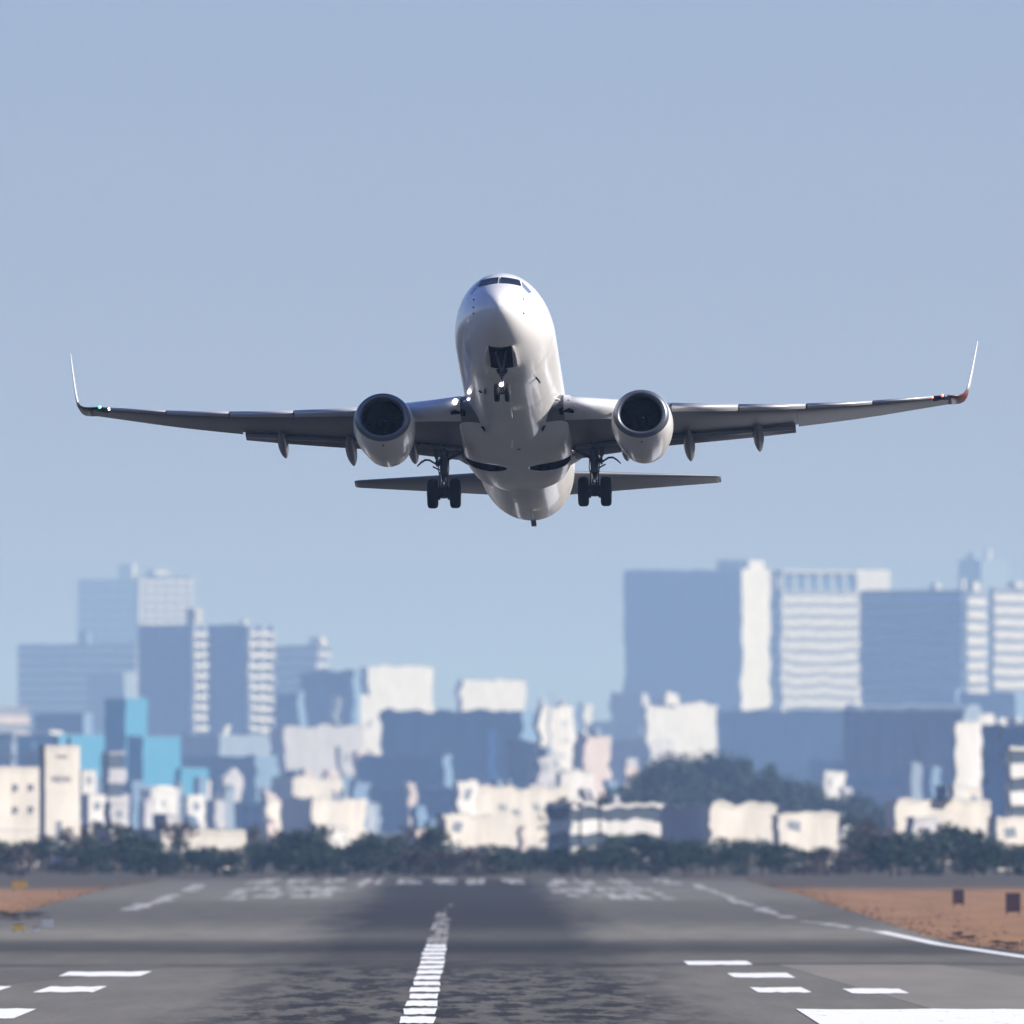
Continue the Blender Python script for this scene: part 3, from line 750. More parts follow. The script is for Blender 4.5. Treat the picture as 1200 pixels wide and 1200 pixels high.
# utility poles before the long white shed
for px_, lab in ((680, 'thin dark lamp post before the long white shed, left of a pair'), (703, 'thin dark lamp post before the long white shed, right of a pair')):
    q = W(px_, 950, 2800)
    r = empty('lamp_post', lab, 'lamp post', (q.x, q.y, 0))
    g = bmesh.new(); tube(g, [(0, 0, 0), (0, 0, q.z + .6)], [.22, .16], 10); obj('post', g, M['dark_metal'], r)
    g = bmesh.new(); bmesh.ops.create_uvsphere(g, u_segments=12, v_segments=8, radius=.5, matrix=Matrix.Translation((0, 0, q.z + .9)) @ Matrix.Diagonal((1, 1, .7, 1))); obj('lamp_head', g, M['dark_metal'], r)

# ------------------------------------------------------------------ trees
def mat_leaf(name, cols):
    m, nt, p = mat_new(name)
    oi = nd(nt, 'ShaderNodeObjectInfo'); geo = nd(nt, 'ShaderNodeNewGeometry')
    ad = nd(nt, 'ShaderNodeMath', operation='MULTIPLY_ADD'); ad.inputs[1].default_value = .55
    mu = nd(nt, 'ShaderNodeMath', operation='MULTIPLY'); mu.inputs[1].default_value = .45
    nt.links.new(oi.outputs['Random'], mu.inputs[0]); nt.links.new(geo.outputs['Random Per Island'], ad.inputs[0]); nt.links.new(mu.outputs[0], ad.inputs[2])
    rp = nd(nt, 'ShaderNodeValToRGB')
    rp.color_ramp.elements[0].color = cols[0] + (1,); rp.color_ramp.elements[1].color = cols[2] + (1,)
    e = rp.color_ramp.elements.new(.5); e.color = cols[1] + (1,)
    nt.links.new(ad.outputs[0], rp.inputs['Fac']); nt.links.new(rp.outputs['Color'], p.inputs['Base Color'])
    p.inputs['Roughness'].default_value = .75; p.inputs['Specular IOR Level'].default_value = .2
    return m
LEAF = {
    'green': mat_leaf('evergreen_leaves', ((.010, .026, .018), (.020, .044, .027), (.036, .065, .034))),
    'dusk': mat_leaf('winter_brown_leaves', ((.045, .036, .036), (.07, .056, .05), (.10, .078, .062))),
}
BARK = mat('grey_brown_bark', (.10, .08, .065), .9, var=.3, scale=2)
def tree_meshes(seed, leaf, nleaf=900, lobes=9, squat=.8):
    """unit tree: about 1 high; crown of leaf cards gathered in clumps, trunk and limbs"""
    rnd = random.Random(seed)
    cl = []
    for i in range(lobes):
        a = rnd.uniform(0, 2 * math.pi); r = rnd.uniform(.05, .42)
        z = rnd.uniform(.10, .80)
        cl.append((Vector((r * math.cos(a), r * math.sin(a), z)), rnd.uniform(.14, .26)))
    cl.append((Vector((rnd.uniform(-.1, .1), 0, .82)), .17))
    bm = bmesh.new()
    for i in range(nleaf):
        c, r = rnd.choice(cl)
        d = Vector((rnd.gauss(0, 1), rnd.gauss(0, 1), rnd.gauss(0, 1) * squat)).normalized() * r * rnd.random() ** .4
        p = c + d
        if p.z < .04: p.z = .04 + rnd.random() * .1
        s = rnd.uniform(.022, .05)
        u = Vector((rnd.gauss(0, 1), rnd.gauss(0, 1), rnd.gauss(0, .6))).normalized(); v = u.orthogonal().normalized()
        v = (Matrix.Rotation(rnd.uniform(0, 6.3), 3, u) @ v)
        f = [bm.verts.new(p + u * s * a + v * s * b) for a, b in ((-1, -.2), (0, -.6), (1, 0), (.1, .6))]
        bm.faces.new(f)
    crown = bpy.data.meshes.new('crown'); bm.to_mesh(crown); bm.free(); crown.materials.append(LEAF[leaf])
    bm = bmesh.new()
    tube(bm, [(0, 0, 0), (.01, 0, .25), (.0, .01, .5), (.02, .0, .72)], [.035, .028, .02, .008], 8)
    for c, r in cl[:7]:
        tube(bm, [(0, 0, c.z * .45), tuple((c + Vector((0, 0, c.z * .5))) * .5), tuple(c)], [.018, .012, .004], 6)
    trunk = bpy.data.meshes.new('trunk'); bm.to_mesh(trunk); bm.free(); trunk.materials.append(BARK)
    return crown, trunk
KIND = {'green': [tree_meshes(i, 'green', 1100, 11) for i in range(4)], 'dusk': [tree_meshes(20 + i, 'dusk', 700, 9) for i in range(3)]}
def tree(px, Y, hgt, wid, kind, label, group, base=0.0, name='tree'):
    x = (px - VPX) / FPX * Y
    r = empty(name, label, 'tree' if name == 'tree' else 'shrub', (x, Y, base), random.uniform(0, 6.28), group)
    r.scale = (wid, wid, hgt)
    crown, trunk = random.choice(KIND[kind])
    c = bpy.data.objects.new('crown', crown); COL.objects.link(c); c.parent = r
    if name == 'shrub': return r
    t = bpy.data.objects.new('trunk', trunk); COL.objects.link(t); t.parent = r
    return r
rnd = random.Random(3)
# top of the hedge line by photo column
hedge_top = lin([-60, 0, 40, 90, 140, 170, 210, 280, 300, 330, 360, 400, 440, 470, 520, 600, 660, 720, 750, 770, 850, 950, 1000, 1040, 1090, 1140, 1180, 1260],
                [985, 985, 980, 975, 978, 986, 990, 1000, 985, 966, 985, 985, 972, 990, 995, 990, 993, 985, 972, 980, 985, 990, 985, 984, 968, 975, 985, 990])
SEG = [(-60, 140, 'dark tree in the left hedge row below the cream buildings', 'hedge trees below the cream buildings'),
       (140, 300, 'dark tree in the low hedge before the long white hall', 'hedge trees before the long white hall'),
       (300, 500, 'dark green tree in the hedge row left of the runway centre line', 'hedge trees left of the centre line'),
       (500, 700, 'dark bluish tree in the low hedge under the white centre terrace', 'hedge trees under the centre terrace'),
       (700, 900, 'dark green tree in the hedge under the wooded rise', 'hedge trees under the wooded rise'),
       (900, 1280, 'dark tree in the right hedge row behind the dry grass', 'hedge trees behind the right-hand dry grass')]
for lo_, hi_, lab, grp in SEG:
    n = int((hi_ - lo_) / 15)
    for i in range(n):
        px_ = lo_ + (hi_ - lo_) * (i + rnd.uniform(.1, .9)) / n
        Y = rnd.uniform(2400, 2620)
        tp = hedge_top(px_) + rnd.uniform(-4, 16)
        hgt = CAM_H + (HOR - tp) / FPX * Y
        brown = (120 > px_ > 20) or 560 > px_ > 480 or 1010 > px_ > 930
        tree(px_, Y, max(3.2, hgt) * 1.12, rnd.uniform(7, 11), 'dusk' if brown and rnd.random() < .85 else 'green', lab, grp)
# the wooded rise on the right
rise_top = lin([640, 690, 740, 775, 800, 850, 900, 940, 970, 1000, 1040, 1060], [958, 938, 912, 884, 880, 880, 893, 912, 928, 930, 945, 965])
for i in range(54):
    px_ = 655 + 400 * (i + rnd.random()) / 54
    Y = rnd.uniform(5000, 5600)
    tp = rise_top(px_) + (rnd.uniform(-3, 6) if i % 2 == 0 else rnd.uniform(8, 40))
    hgt = CAM_H + (HOR - tp) / FPX * Y
    tree(px_, Y, max(4, hgt) * 1.04, rnd.uniform(14, 24), 'green', 'dense dark evergreen on the wooded rise over the long white sheds', 'evergreens on the wooded rise')
for px_, Y, hg, wd, lab in ((128, 2900, 5.5, 6, 'small dark tree at the foot of the pale houses'), (160, 2900, 5.8, 7, 'small dark tree under the turquoise hall'), (152, 2620, 4.6, 6, 'green tree left of the long white hall')):
    tree(px_, Y, hg, wd, 'green', lab, None)
TR = [(90, 330, 958, 988, 'tree among the houses right of the lettered tower'), (330, 510, 958, 988, 'tree among the pale houses left of the centre line'), (650, 760, 925, 945, 'tree at the left end of the wooded rise'), (985, 1060, 928, 972, 'tree between the wooded rise and the low sheds')]
for x0, x1, t0, t1, lab in TR:
    for k in range(int((x1 - x0) / 16)):
        px_ = rnd.uniform(x0, x1); Y = rnd.uniform(2690, 2960) + (500 if 'left end' in lab else 0); tp = rnd.uniform(t0, t1)
        tree(px_, Y, max(3, CAM_H + (HOR - tp) / FPX * Y), rnd.uniform(5, 10), rnd.choice(('green', 'dusk')), 'dark blurred ' + lab, lab.replace('tree', 'trees', 1))
# dark clumps along the left runway edge and on the right shoulder
for px_, py_, hg, wd in ((4, 1077, .75, 2.4), (16, 1079, .7, 2.2), (30, 1077, .6, 2.0), (44, 1075, .5, 2.2)):
    q = G(px_, py_)
    tree(px_, q.y, hg, wd, 'dusk', 'low dark clump at the left runway edge below the dry grass', 'low clumps at the left runway edge', name='shrub')
for px_, py_, hg, wd in ((1122, 1101, .6, 1.8), (1136, 1104, .5, 1.6), (1168, 1110, .5, 2.2), (1190, 1112, .5, 2.2)):
    q = G(px_, py_)
    tree(px_, q.y, hg, wd, 'dusk', 'low dark clump on the shoulder right of the white edge line', 'low clumps on the right shoulder', name='shrub')

# dry grass tufts along both runway edges
bm = bmesh.new()
def tuft(x, y, s):
    for k in range(4):
        a = rnd.uniform(0, 3.14); dx, dy = math.cos(a) * s * .5, math.sin(a) * s * .5
        ln = rnd.uniform(-.3, .3) * s
        v = [bm.verts.new(p) for p in ((x - dx, y - dy, -.02), (x + dx, y + dy, -.02), (x + dx * .7 + ln, y + dy, s * rnd.uniform(.5, .9)), (x - dx * .4 + ln, y - dy, s * rnd.uniform(.5, .9)))]
        bm.faces.new(v)
for edge, sgn in ((rt, 1), (lf, -1)):
    for i in range(len(edge) - 1):
        a, b = edge[i], edge[i + 1]
        n = int(min(500, (b - a).length * 1.0))
        for k in range(n):
            q = a.lerp(b, rnd.random())
            tuft(q.x + sgn * rnd.expovariate(.35) - sgn * .4, q.y, rnd.uniform(.06, .16))
GR = mat('dry_grass_blades', (.33, .19, .108), .95, var=.25, scale=.4, spec=.05)
tag(obj('dry_grass', bm, GR, recalc=False), 'dry orange grass fringing both edges of the runway', 'grass', kind='stuff')

# ------------------------------------------------------------------ airfield furniture
YEL = mat('yellow_sign_face', (.75, .48, .06), .5, var=.08, scale=2)
def board(px_, py_, w, hgt, m, name, label, cat, panels=1, legs=.3):
    q = G(px_, py_)
    r = empty(name, label, cat, (q.x, q.y, 0))
    pw = w / panels
    for i in range(panels):
        x0 = -w / 2 + i * pw + .03
        g = bmesh.new(); box(g, x0, x0 + pw - .06, -.08, .08, legs, hgt)
        bmesh.ops.bevel(g, geom=g.edges[:], offset=.03, segments=1)
        pn = obj('panel', g, m, r)
        g = bmesh.new(); box(g, x0 - .02, x0 + pw - .04, -.06, .06, hgt + .005, hgt + .07); obj('cap', g, M['dark_metal'], pn)
    g = bmesh.new()
    for x in (-w * .4, w * .4): tube(g, [(x, 0, 0), (x, 0, legs)], .05, 8)
    obj('leg', g, M['dark_metal'], r)
    return r
board(23, 1044, 1.75, 1.15, YEL, 'guidance_sign', 'yellow two-panel guidance sign standing behind the left-hand dry grass', 'sign', 2)
BRN = mat('dark_red_marker_board', (.10, .045, .045), .7, var=.2, scale=2)
board(1123, 1063, 1.15, 1.6, BRN, 'marker_board', 'dark marker board on the right-hand dry grass, the one nearer the runway', 'marker board')
board(1187, 1073, 1.35, 1.9, BRN, 'marker_board', 'dark marker board on the right-hand dry grass, at the very edge of the photo', 'marker board')
board(22, 1092, .9, .5, YEL, 'guidance_sign', 'small low yellow marker among the dark clumps at the left runway edge', 'sign', 1, .12)
board(42, 1092, .55, .28, RAIL, 'edge_marker', 'low white edge marker left of the pale slanted one', 'marker', 1, .08)
board(56, 1088, .9, .75, RAIL, 'edge_marker', 'pale low equipment cabinet at the left runway edge', 'cabinet', 1, .1)
# ------------------------------------------------------------------ the airliner (local axes: x to the photo's right, y aft, z up)
yaw, pitch, roll = 0.04489, 0.22036, 0.01338
def rot3(yaw, pitch, roll):
    cy, sy, cp, sp, cr, sr = math.cos(yaw), math.sin(yaw), math.cos(pitch), math.sin(pitch), math.cos(roll), math.sin(roll)
    Rp = Matrix(((1, 0, 0), (0, cp, sp), (0, -sp, cp)))
    Rr = Matrix(((cr, 0, -sr), (0, 1, 0), (sr, 0, cr)))
    Ry = Matrix(((cy, sy, 0), (-sy, cy, 0), (0, 0, 1)))
    return Ry @ Rp @ Rr
plane = empty('airliner', 'white twin-engine jet airliner climbing nose-up with its landing gear down', 'airliner')
plane.matrix_world = Matrix.Translation((1.068, 630.6, 28.015)) @ rot3(yaw, pitch, roll).to_4x4()

# --- fuselage
ST = [0, .06, .2, .5, 1.0, 1.5, 2.0, 2.5, 3.0, 3.6, 4.5, 5.5, 6.5, 7.5, 24, 26, 28, 30, 32, 34, 36, 37.3, 38.0]
HW = [.03, .22, .40, .66, .93, 1.12, 1.28, 1.41, 1.52, 1.63, 1.74, 1.82, 1.865, 1.88, 1.88, 1.87, 1.80, 1.66, 1.42, 1.10, .72, .42, .22]
ZT = [-.42, -.24, -.08, .15, .45, .70, .98, 1.30, 1.50, 1.66, 1.82, 1.92, 1.98, 2.0, 2.0, 2.0, 2.0, 1.98, 1.92, 1.80, 1.55, 1.30, 1.10]
ZB = [-.48, -.66, -.82, -1.03, -1.27, -1.43, -1.55, -1.64, -1.71, -1.79, -1.88, -1.95, -2.0, -2.01, -2.01, -1.93, -1.72, -1.38, -.93, -.42, .10, .48, .72]
ZC = [-.45, -.45, -.45, -.44, -.42, -.39, -.36, -.32, -.28, -.22, -.15, -.08, -.03, 0, 0, .02, .08, .2, .38, .6, .8, .9, .92]
fHW, fZT, fZB, fZC = pchip(ST, HW), pchip(ST, ZT), pchip(ST, ZB), pchip(ST, ZC)
def fus_loop(s, n=72):
    hw, zt, zb, zc = fHW(s), fZT(s), fZB(s), fZC(s)
    out = []
    for k in range(n):
        a = 2 * math.pi * k / n
        c, q = math.cos(a), math.sin(a)
        out.append(Vector((hw * c, s, zc + (zt - zc if q >= 0 else zc - zb) * q)))
    return out
stations = [0, .02, .06, .12, .2, .32, .5, .75] + [1 + .25 * i for i in range(30)] + [8.5 + i for i in range(16)] + [24.5 + .5 * i for i in range(27)] + [37.7, 38.0]
def fus_bm():
    bm = bmesh.new()
    rings(bm, [fus_loop(s) for s in stations])
    bmesh.ops.recalc_face_normals(bm, faces=bm.faces)
    return bm
_b = fus_bm()
FUS_BVH = BVHTree.FromBMesh(_b)
_b.free()

def cut(o, cutters):
    """carve bays out of a part and keep the result as a plain mesh"""
    for c in cutters:
        md = o.modifiers.new('bay', 'BOOLEAN')
        md.operation = 'DIFFERENCE'; md.solver = 'EXACT'; md.object = c
        try: md.material_mode = 'TRANSFER'
        except Exception: pass
    bpy.context.view_layer.update()
    me = bpy.data.meshes.new_from_object(o.evaluated_get(bpy.context.evaluated_depsgraph_get()))
    o.modifiers.clear()
    o.data = me
    for c in cutters:
        bpy.data.objects.remove(c)

def bay_cutter(kind, x0, x1, y0, y1, z0, z1):
    bm = bmesh.new()
    if kind == 'box':
        box(bm, x0, x1, y0, y1, z0, z1)
    else:
        n = 36
        lp = [Vector(((x0 + x1) / 2 + (x1 - x0) / 2 * math.cos(2 * math.pi * k / n), (y0 + y1) / 2 + (y1 - y0) / 2 * math.sin(2 * math.pi * k / n), z0)) for k in range(n)]
        rings(bm, [lp, [p + Vector((0, 0, z1 - z0)) for p in lp]])
    o = obj('cutter', bm, M['black'])
    return o

fus = obj('fuselage', fus_bm(), M['paint'], None, smooth=True)
cut(fus, [bay_cutter('box', -.43, .43, 2.12, 4.2, -2.4, -.95)])
fus.parent = plane

# --- wing-body fairing with the two open wheel wells
fs = [12.6, 13.2, 14.0, 14.8, 15.6, 16.5, 18, 19, 20, 21, 21.8, 22.6, 23.4]
f_hw = pchip(fs, [1.80, 1.96, 2.05, 2.08, 2.08, 2.07, 2.06, 2.04, 1.98, 1.86, 1.66, 1.25, .5])
f_zb = pchip(fs, [-1.0, -1.25, -1.56, -1.84, -2.0, -2.07, -2.12, -2.12, -2.11, -2.08, -2.04, -1.98, -1.92])
def fair_loop(s, n=64):
    hw, zb, zt = f_hw(s), f_zb(s), -.75
    if s > 21: zt = -.75 - (s - 21) * .35
    if s < 14: zt = -.75 - (14 - s) * .10
    zc = (zb + zt) / 2; e = 2 / 2.7
    out = []
    for k in range(n):
        a = 2 * math.pi * k / n
        c, q = math.cos(a), math.sin(a)
        out.append(Vector((hw * math.copysign(abs(c) ** e, c), s, zc + (zt - zb) / 2 * math.copysign(abs(q) ** e, q))))
    return out
bm = bmesh.new()
rings(bm, [fair_loop(12.6 + .27 * i) for i in range(41)])
fair = obj('belly_fairing', bm, M['paint'], None, smooth=True)
cut(fair, [bay_cutter('cyl', -2.2, -.42, 18.1, 19.3, -3, -1.66), bay_cutter('cyl', .42, 2.2, 18.1, 19.3, -3, -1.66)])
fair.parent = plane
for sx in (-1, 1):                                                  # ram-air inlets beside the fairing's nose
    bm = bmesh.new()
    rings(bm, [[Vector((sx * x, s, z)) for x, z in ((1.08, -1.74), (1.50, -1.30), (1.36, -1.26), (1.12, -1.52))] for s in (14.15, 15.2)])
    obj('air_inlet', bm, M['black'], plane)

# --- cockpit glazing, laid on the nose
def patch(corners, n=6, off=.012, up=None):
    """a pane whose outline is given as seen from ahead (x, z); it follows the fuselage skin"""
    bm = bmesh.new()
    a, b, c, d = [Vector((p[0], p[1])) for p in corners]
    gv = []
    for i in range(n + 1):
        row = []
        for j in range(n + 1):
            u, v = i / n, j / n
            q = (a * (1 - u) + b * u) * (1 - v) + (d * (1 - u) + c * u) * v
            h = FUS_BVH.ray_cast(Vector((q.x, -4, q.y)), Vector((0, 1, 0)))
            p = h[0] + h[1] * off
            row.append(bm.verts.new(p))
        gv.append(row)
    for i in range(n):
        for j in range(n):
            bm.faces.new((gv[i][j], gv[i + 1][j], gv[i + 1][j + 1], gv[i][j + 1]))
    bmesh.ops.recalc_face_normals(bm, faces=bm.faces)
    bmesh.ops.solidify(bm, geom=list(bm.faces), thickness=.02)
    return bm
for sx in (-1, 1):
    f = patch([(sx * .04, .75), (sx * .79, .755), (sx * .71, 1.07), (sx * .04, 1.12)])
    obj('windscreen', f, M['glass'], plane, smooth=False)
    f = patch([(sx * .85, .74), (sx * 1.06, .48), (sx * 1.17, .64), (sx * .80, 1.04)])
    obj('side_window', f, M['side_glass'], plane)

def fus_point(s, ang):
    """skin point and normal at station s, ang degrees from straight down (positive = photo right)"""
    zc = fZC(s)
    d = Vector((math.sin(R_(ang)), 0, -math.cos(R_(ang))))
    h = FUS_BVH.ray_cast(Vector((0, s, zc)) + d * 5, -d)
    return h[0], h[1]
def fin(name, s, ang, length, height, thick, m, sweep=.3):
    p, nn = fus_point(s, ang)
    side = Vector((0, 1, 0)).cross(nn).normalized()
    bm = bmesh.new()
    q = []
    for (du, dh) in ((0, -.03), (length, -.03), (length, height), (length * sweep, height)):
        q.append(p + Vector((0, du, 0)) + nn * dh)
    rings(bm, [[v - side * thick for v in q], [v + side * thick for v in q]])
    obj(name, bm, m, plane)
for s, ang in ((1.2, -116), (.95, -97), (.95, -83), (1.15, 116), (.95, 82)):
    fin('pitot_probe', s, ang, .16, .07, .018, M['dark_metal'])
for s, ang, l, h in ((6.64, 37, .35, .22), (9.5, 3, .5, .33), (14.6, -2, .4, .30), (26.2, 6, .45, .3), (7.28, -23, .6, .10)):
    fin('blade_antenna', s, ang, l, h, .018, M['dark_metal'] if h < .3 else M['paint'])
fin('tail_skid', 31.9, 2, .7, .07, .10, M['canoe_grey'], .6)
for k, (s, ang) in enumerate(((8.2, -30), (16.0, 4))):
    bm = bmesh.new(); p, nn = fus_point(s, ang); tube(bm, [p - nn * .02, p + nn * .05], [.09, .07]); obj('drain_mast', bm, M['dark_metal'], plane)
p, nn = fus_point(2.45, -6)
bm = bmesh.new(); tube(bm, [p - nn * .02, p + nn * .04], [.035, .03]); obj('drain_port', bm, M['dark_metal'], plane)
bm = bmesh.new()                                                    # auxiliary power unit outlet in the tail cone
tube(bm, [(0, 37.9, .91), (0, 38.35, .95)], [.2, .17], 20); obj('tail_exhaust', bm, M['dark_metal'], plane)

# --- skin joints between the fuselage sections
for s_ in (5.6, 10.4, 16.4, 27.0, 30.5):
    bm = bmesh.new()
    a, b = fus_loop(s_), fus_loop(s_ + .035)
    def off(lp, s0, d): return [Vector((v.x * (1 + d / max(.3, fHW(s0))), v.y, fZC(s0) + (v.z - fZC(s0)) * (1 + d / max(.3, fHW(s0))))) for v in lp]
    rings(bm, [off(a, s_, .004), off(b, s_, .004)], caps=(False, False))
    obj('skin_joint', bm, M['joint'], plane)

# --- wings
wx = [0, 1.88, 3.4, 4.87, 9.0, 12.7, 16.3]
w_le = lin(wx, [11.6, 12.75, 13.9, 14.75, 17.15, 19.25, 21.3])
w_te = lin([0, 1.88, 5.8, 16.3], [20.35, 20.35, 20.3, 22.75])
w_z = pchip(wx, [-1.15, -1.0, -.84, -.71, -.22, .38, 1.14])         # leading-edge height
w_tc = lin([0, 1.88, 5.8, 16.3], [.14, .135, .115, .10])
w_tw = lin([0, 1.88, 5.8, 16.3], [.9, .9, .2, -1.2])                # incidence, degrees
def foil(n=14, xr0=0.0, xr1=1.0):
    up, lo = [], []
    for i in range(n + 1):
        x = xr0 + (xr1 - xr0) * (1 - math.cos(math.pi * i / n)) / 2
        t = 5 * (.2969 * math.sqrt(x) - .126 * x - .3516 * x * x + .2843 * x ** 3 - .1036 * x ** 4)
        cam_ = .018 * (1 - (2 * x - 1) ** 2)
        up.append((x, t, cam_)); lo.append((x, -t, cam_))
    return up[::-1] + lo[1:]
def wing_pt(sx, x, u, t, cam_=0):
    c = w_te(x) - w_le(x)
    tw = R_(w_tw(x))
    zz = (t * w_tc(x) + cam_) * c
    return Vector((sx * x, w_le(x) + u * c * math.cos(tw) + zz * math.sin(tw), w_z(x) - u * c * math.sin(tw) + zz))
def wing_loop(sx, x, xr1=1.0):
    return [wing_pt(sx, x, u, t, c) for u, t, c in foil(14, 0, xr1)]

def winglet_loops(sx):
    """blended curve up to the tip; sections from x = 16.3 outwards"""
    out = []
    prof = foil(14)
    path = [(16.55, 21.45, 1.19, 1.40, 8), (16.75, 21.66, 1.26, 1.36, 22), (16.91, 21.88, 1.38, 1.30, 42), (17.02, 22.12, 1.58, 1.22, 62), (17.10, 22.42, 1.92, 1.10, 76),
            (17.22, 23.0, 2.62, .88, 81), (17.33, 23.6, 3.35, .66, 82), (17.43, 24.15, 4.02, .45, 82), (17.435, 24.3, 4.06, .28, 82)]
    for x, s, z, c, cant in path:
        nx, nz = -math.sin(R_(cant)), math.cos(R_(cant))
        out.append([Vector((sx * (x + nx * t * .085 * c), s + u * c, z + nz * t * .085 * c)) for u, t, cm in prof])
    return out

for sx in (-1, 1):
    bm = bmesh.new()
    xs = [0.4, 1.88, 2.6, 3.4, 4.1, 4.87, 5.8, 7.2, 8.6, 10, 10.6]
    rings(bm, [wing_loop(sx, x, .86) for x in xs])
    rings(bm, [wing_loop(sx, x) for x in (10.61, 11.5, 12.7, 13.8, 15, 16.3)])
    wing = obj('wing', bm, M['wing_grey'], plane, smooth=True)
    md = wing.modifiers.new('edge', 'EDGE_SPLIT'); md.split_angle = R_(50)
    bm = bmesh.new()
    wls = winglet_loops(sx)
    rings(bm, wls[3:])
    wlt = obj('winglet', bm, M['paint'], plane, smooth=True)
    bm = bmesh.new()
    rings(bm, [wing_loop(sx, 16.3)] + wls[:4])
    obj('winglet_root', bm, M['tip_navy'] if sx < 0 else M['tip_red'], plane, smooth=True)
    bm = bmesh.new()                                                # lens housing and lamp at the tip's leading edge
    rings(bm, [[wing_pt(sx, x, u, t * 1.25) + Vector((0, -.03, 0)) for u, t, c in foil(8, 0, .22)] for x in (15.75, 16.35)])
    hs = obj('tip_light_housing', bm, M['tip_dark'], plane, smooth=True)
    bm = bmesh.new()
    c0 = wing_pt(sx, 16.1, 0, 0) + Vector((0, -.06, .02))
    bmesh.ops.create_uvsphere(bm, u_segments=12, v_segments=8, radius=.06, matrix=Matrix.Translation(c0))
    lm = obj('navigation_lamp', bm, M['nav_green'] if sx < 0 else M['nav_red'], hs, smooth=True)
    tag(lm, 'green navigation lamp' if sx < 0 else 'red navigation lamp')
    bm = bmesh.new()
    c0 = wing_pt(sx, 15.72, 0.02, 0) + Vector((0, -.02, 0))
    bmesh.ops.create_uvsphere(bm, u_segments=10, v_segments=6, radius=.05, matrix=Matrix.Translation(c0))
    obj('strobe_lamp', bm, M['lamp_small'] if sx < 0 else M['nav_red'], hs, smooth=True)
    # slats, run out ahead of the outer wing, and the inboard leading-edge flap
    for a, b in ((5.95, 8.42), (8.47, 10.95), (11.0, 13.45), (13.5, 15.7)):
        bm = bmesh.new()
        lo = []
        for x in (a, (a + b) / 2, b):
            o_ = Vector((0, -.10, -.01))
            lo.append([wing_pt(sx, x, u, t * 1.02, c) + o_ for u, t, c in foil(10, 0, .05)])
        rings(bm, lo)
        obj('slat', bm, M['bare_metal'], plane, smooth=True)
    bm = bmesh.new()
    rings(bm, [[wing_pt(sx, x, u, t * 1.05, c) + Vector((0, -.16, -.03)) for u, t, c in foil(10, 0, .16)] for x in (1.95, 3.0, 4.1)])
    kr = obj('leading_edge_flap', bm, M['kr_metal'], plane, smooth=True)
    # black wedge where the wing meets the body
    bm = bmesh.new()
    rings(bm, [[Vector((sx * x, s, z)) for x, z in ((1.80, -1.02), (2.32, -1.30), (1.78, -1.36))] for s in (12.95, 13.6)])
    obj('root_wedge', bm, M['black'], plane)
    # flaps: two sections each side, drooped for take-off
    for a, b in ((2.12, 5.05), (5.62, 10.5)):
        for (f0, f1, back, down, ang, nm, mt) in ((.0, 1.0, -.28, -.085, 6, 'flap', 'flap_grey'), ):
            bm = bmesh.new()
            lo = []
            for x in (a, a + (b - a) * .33, a + (b - a) * .67, b):
                c = (w_te(x) - w_le(x))
                fc = .21 * c + .16
                base = wing_pt(sx, x, .80, 0, 0)
                sn, cs = math.sin(R_(ang)), math.cos(R_(ang))
                lp = []
                for u, t, cm in foil(10):
                    uu, tt = u * fc, t * .13 * fc
                    lp.append(base + Vector((0, back + uu * cs + tt * sn + .28, down - uu * sn + tt * cs)))
                lo.append(lp)
            rings(bm, lo)
            fl = obj(nm, bm, M[mt], plane, smooth=True)
            bm = bmesh.new()                                        # small vane ahead of the flap
            lo2 = []
            for x in (a + .05, b - .05):
                base = wing_pt(sx, x, .80, 0, 0) + Vector((0, -.02, -.16))
                lo2.append([base + Vector((0, u * .34, t * .1 - u * .06)) for u, t, cm in foil(8)])
            rings(bm, lo2)
            obj('flap_vane', bm, M['canoe_grey'], fl, smooth=True)
    bm = bmesh.new()                                                # inner trailing edge shroud down to the body
    rings(bm, [[Vector((sx * x, s, z)) for x, z in ((1.7, -1.2), (2.35, -1.12), (2.3, -1.22), (1.75, -1.55))] for s in (19.9, 21.0)])
    obj('root_shroud', bm, M['flap_grey'], plane)
    # flap track fairings
    for x, s0, s1, w, zt in ((4.05, 18.4, 22.0, .21, -.78), (6.45, 18.9, 23.0, .22, -.58), (9.08, 19.6, 23.35, .205, -.15)):
        bm = bmesh.new()
        lo = []
        n = 18
        for i in range(n + 1):
            q = i / n
            r = max(.02, math.sin(math.pi * min(1, q * .98 + .02) ** .8) ** .75)
            zc = zt - .12 - .10 * math.sin(math.pi * q) - .30 * max(0, q - .45)
            lo.append([Vector((sx * x + w * r * math.cos(k * math.pi / 8), s0 + (s1 - s0) * q, zc + .29 * r * math.sin(k * math.pi / 8))) for k in range(16)])
        rings(bm, lo)
        obj('flap_track_fairing', bm, M['canoe_grey'], plane, smooth=True)
    # inboard landing lamp in the wing root
    bm = bmesh.new()
    c0 = wing_pt(sx, 2.12, 0, 0) + Vector((0, -.13, .03))
    bmesh.ops.create_uvsphere(bm, u_segments=14, v_segments=8, radius=.12 if sx < 0 else .04, matrix=Matrix.Translation(c0))
    obj('landing_lamp', bm, M['lamp'] if sx < 0 else M['rim'], plane, smooth=True)

for s, ang, r in ((10.1, -50, .075), (11.9, -56, .05)):              # small lit lamps on the photo-left body side
    p, nn = fus_point(s, ang)
    bm = bmesh.new()
    bmesh.ops.create_uvsphere(bm, u_segments=12, v_segments=8, radius=r, matrix=Matrix.Translation(p + nn * .02))
    obj('body_lamp', bm, M['lamp'], plane, smooth=True)

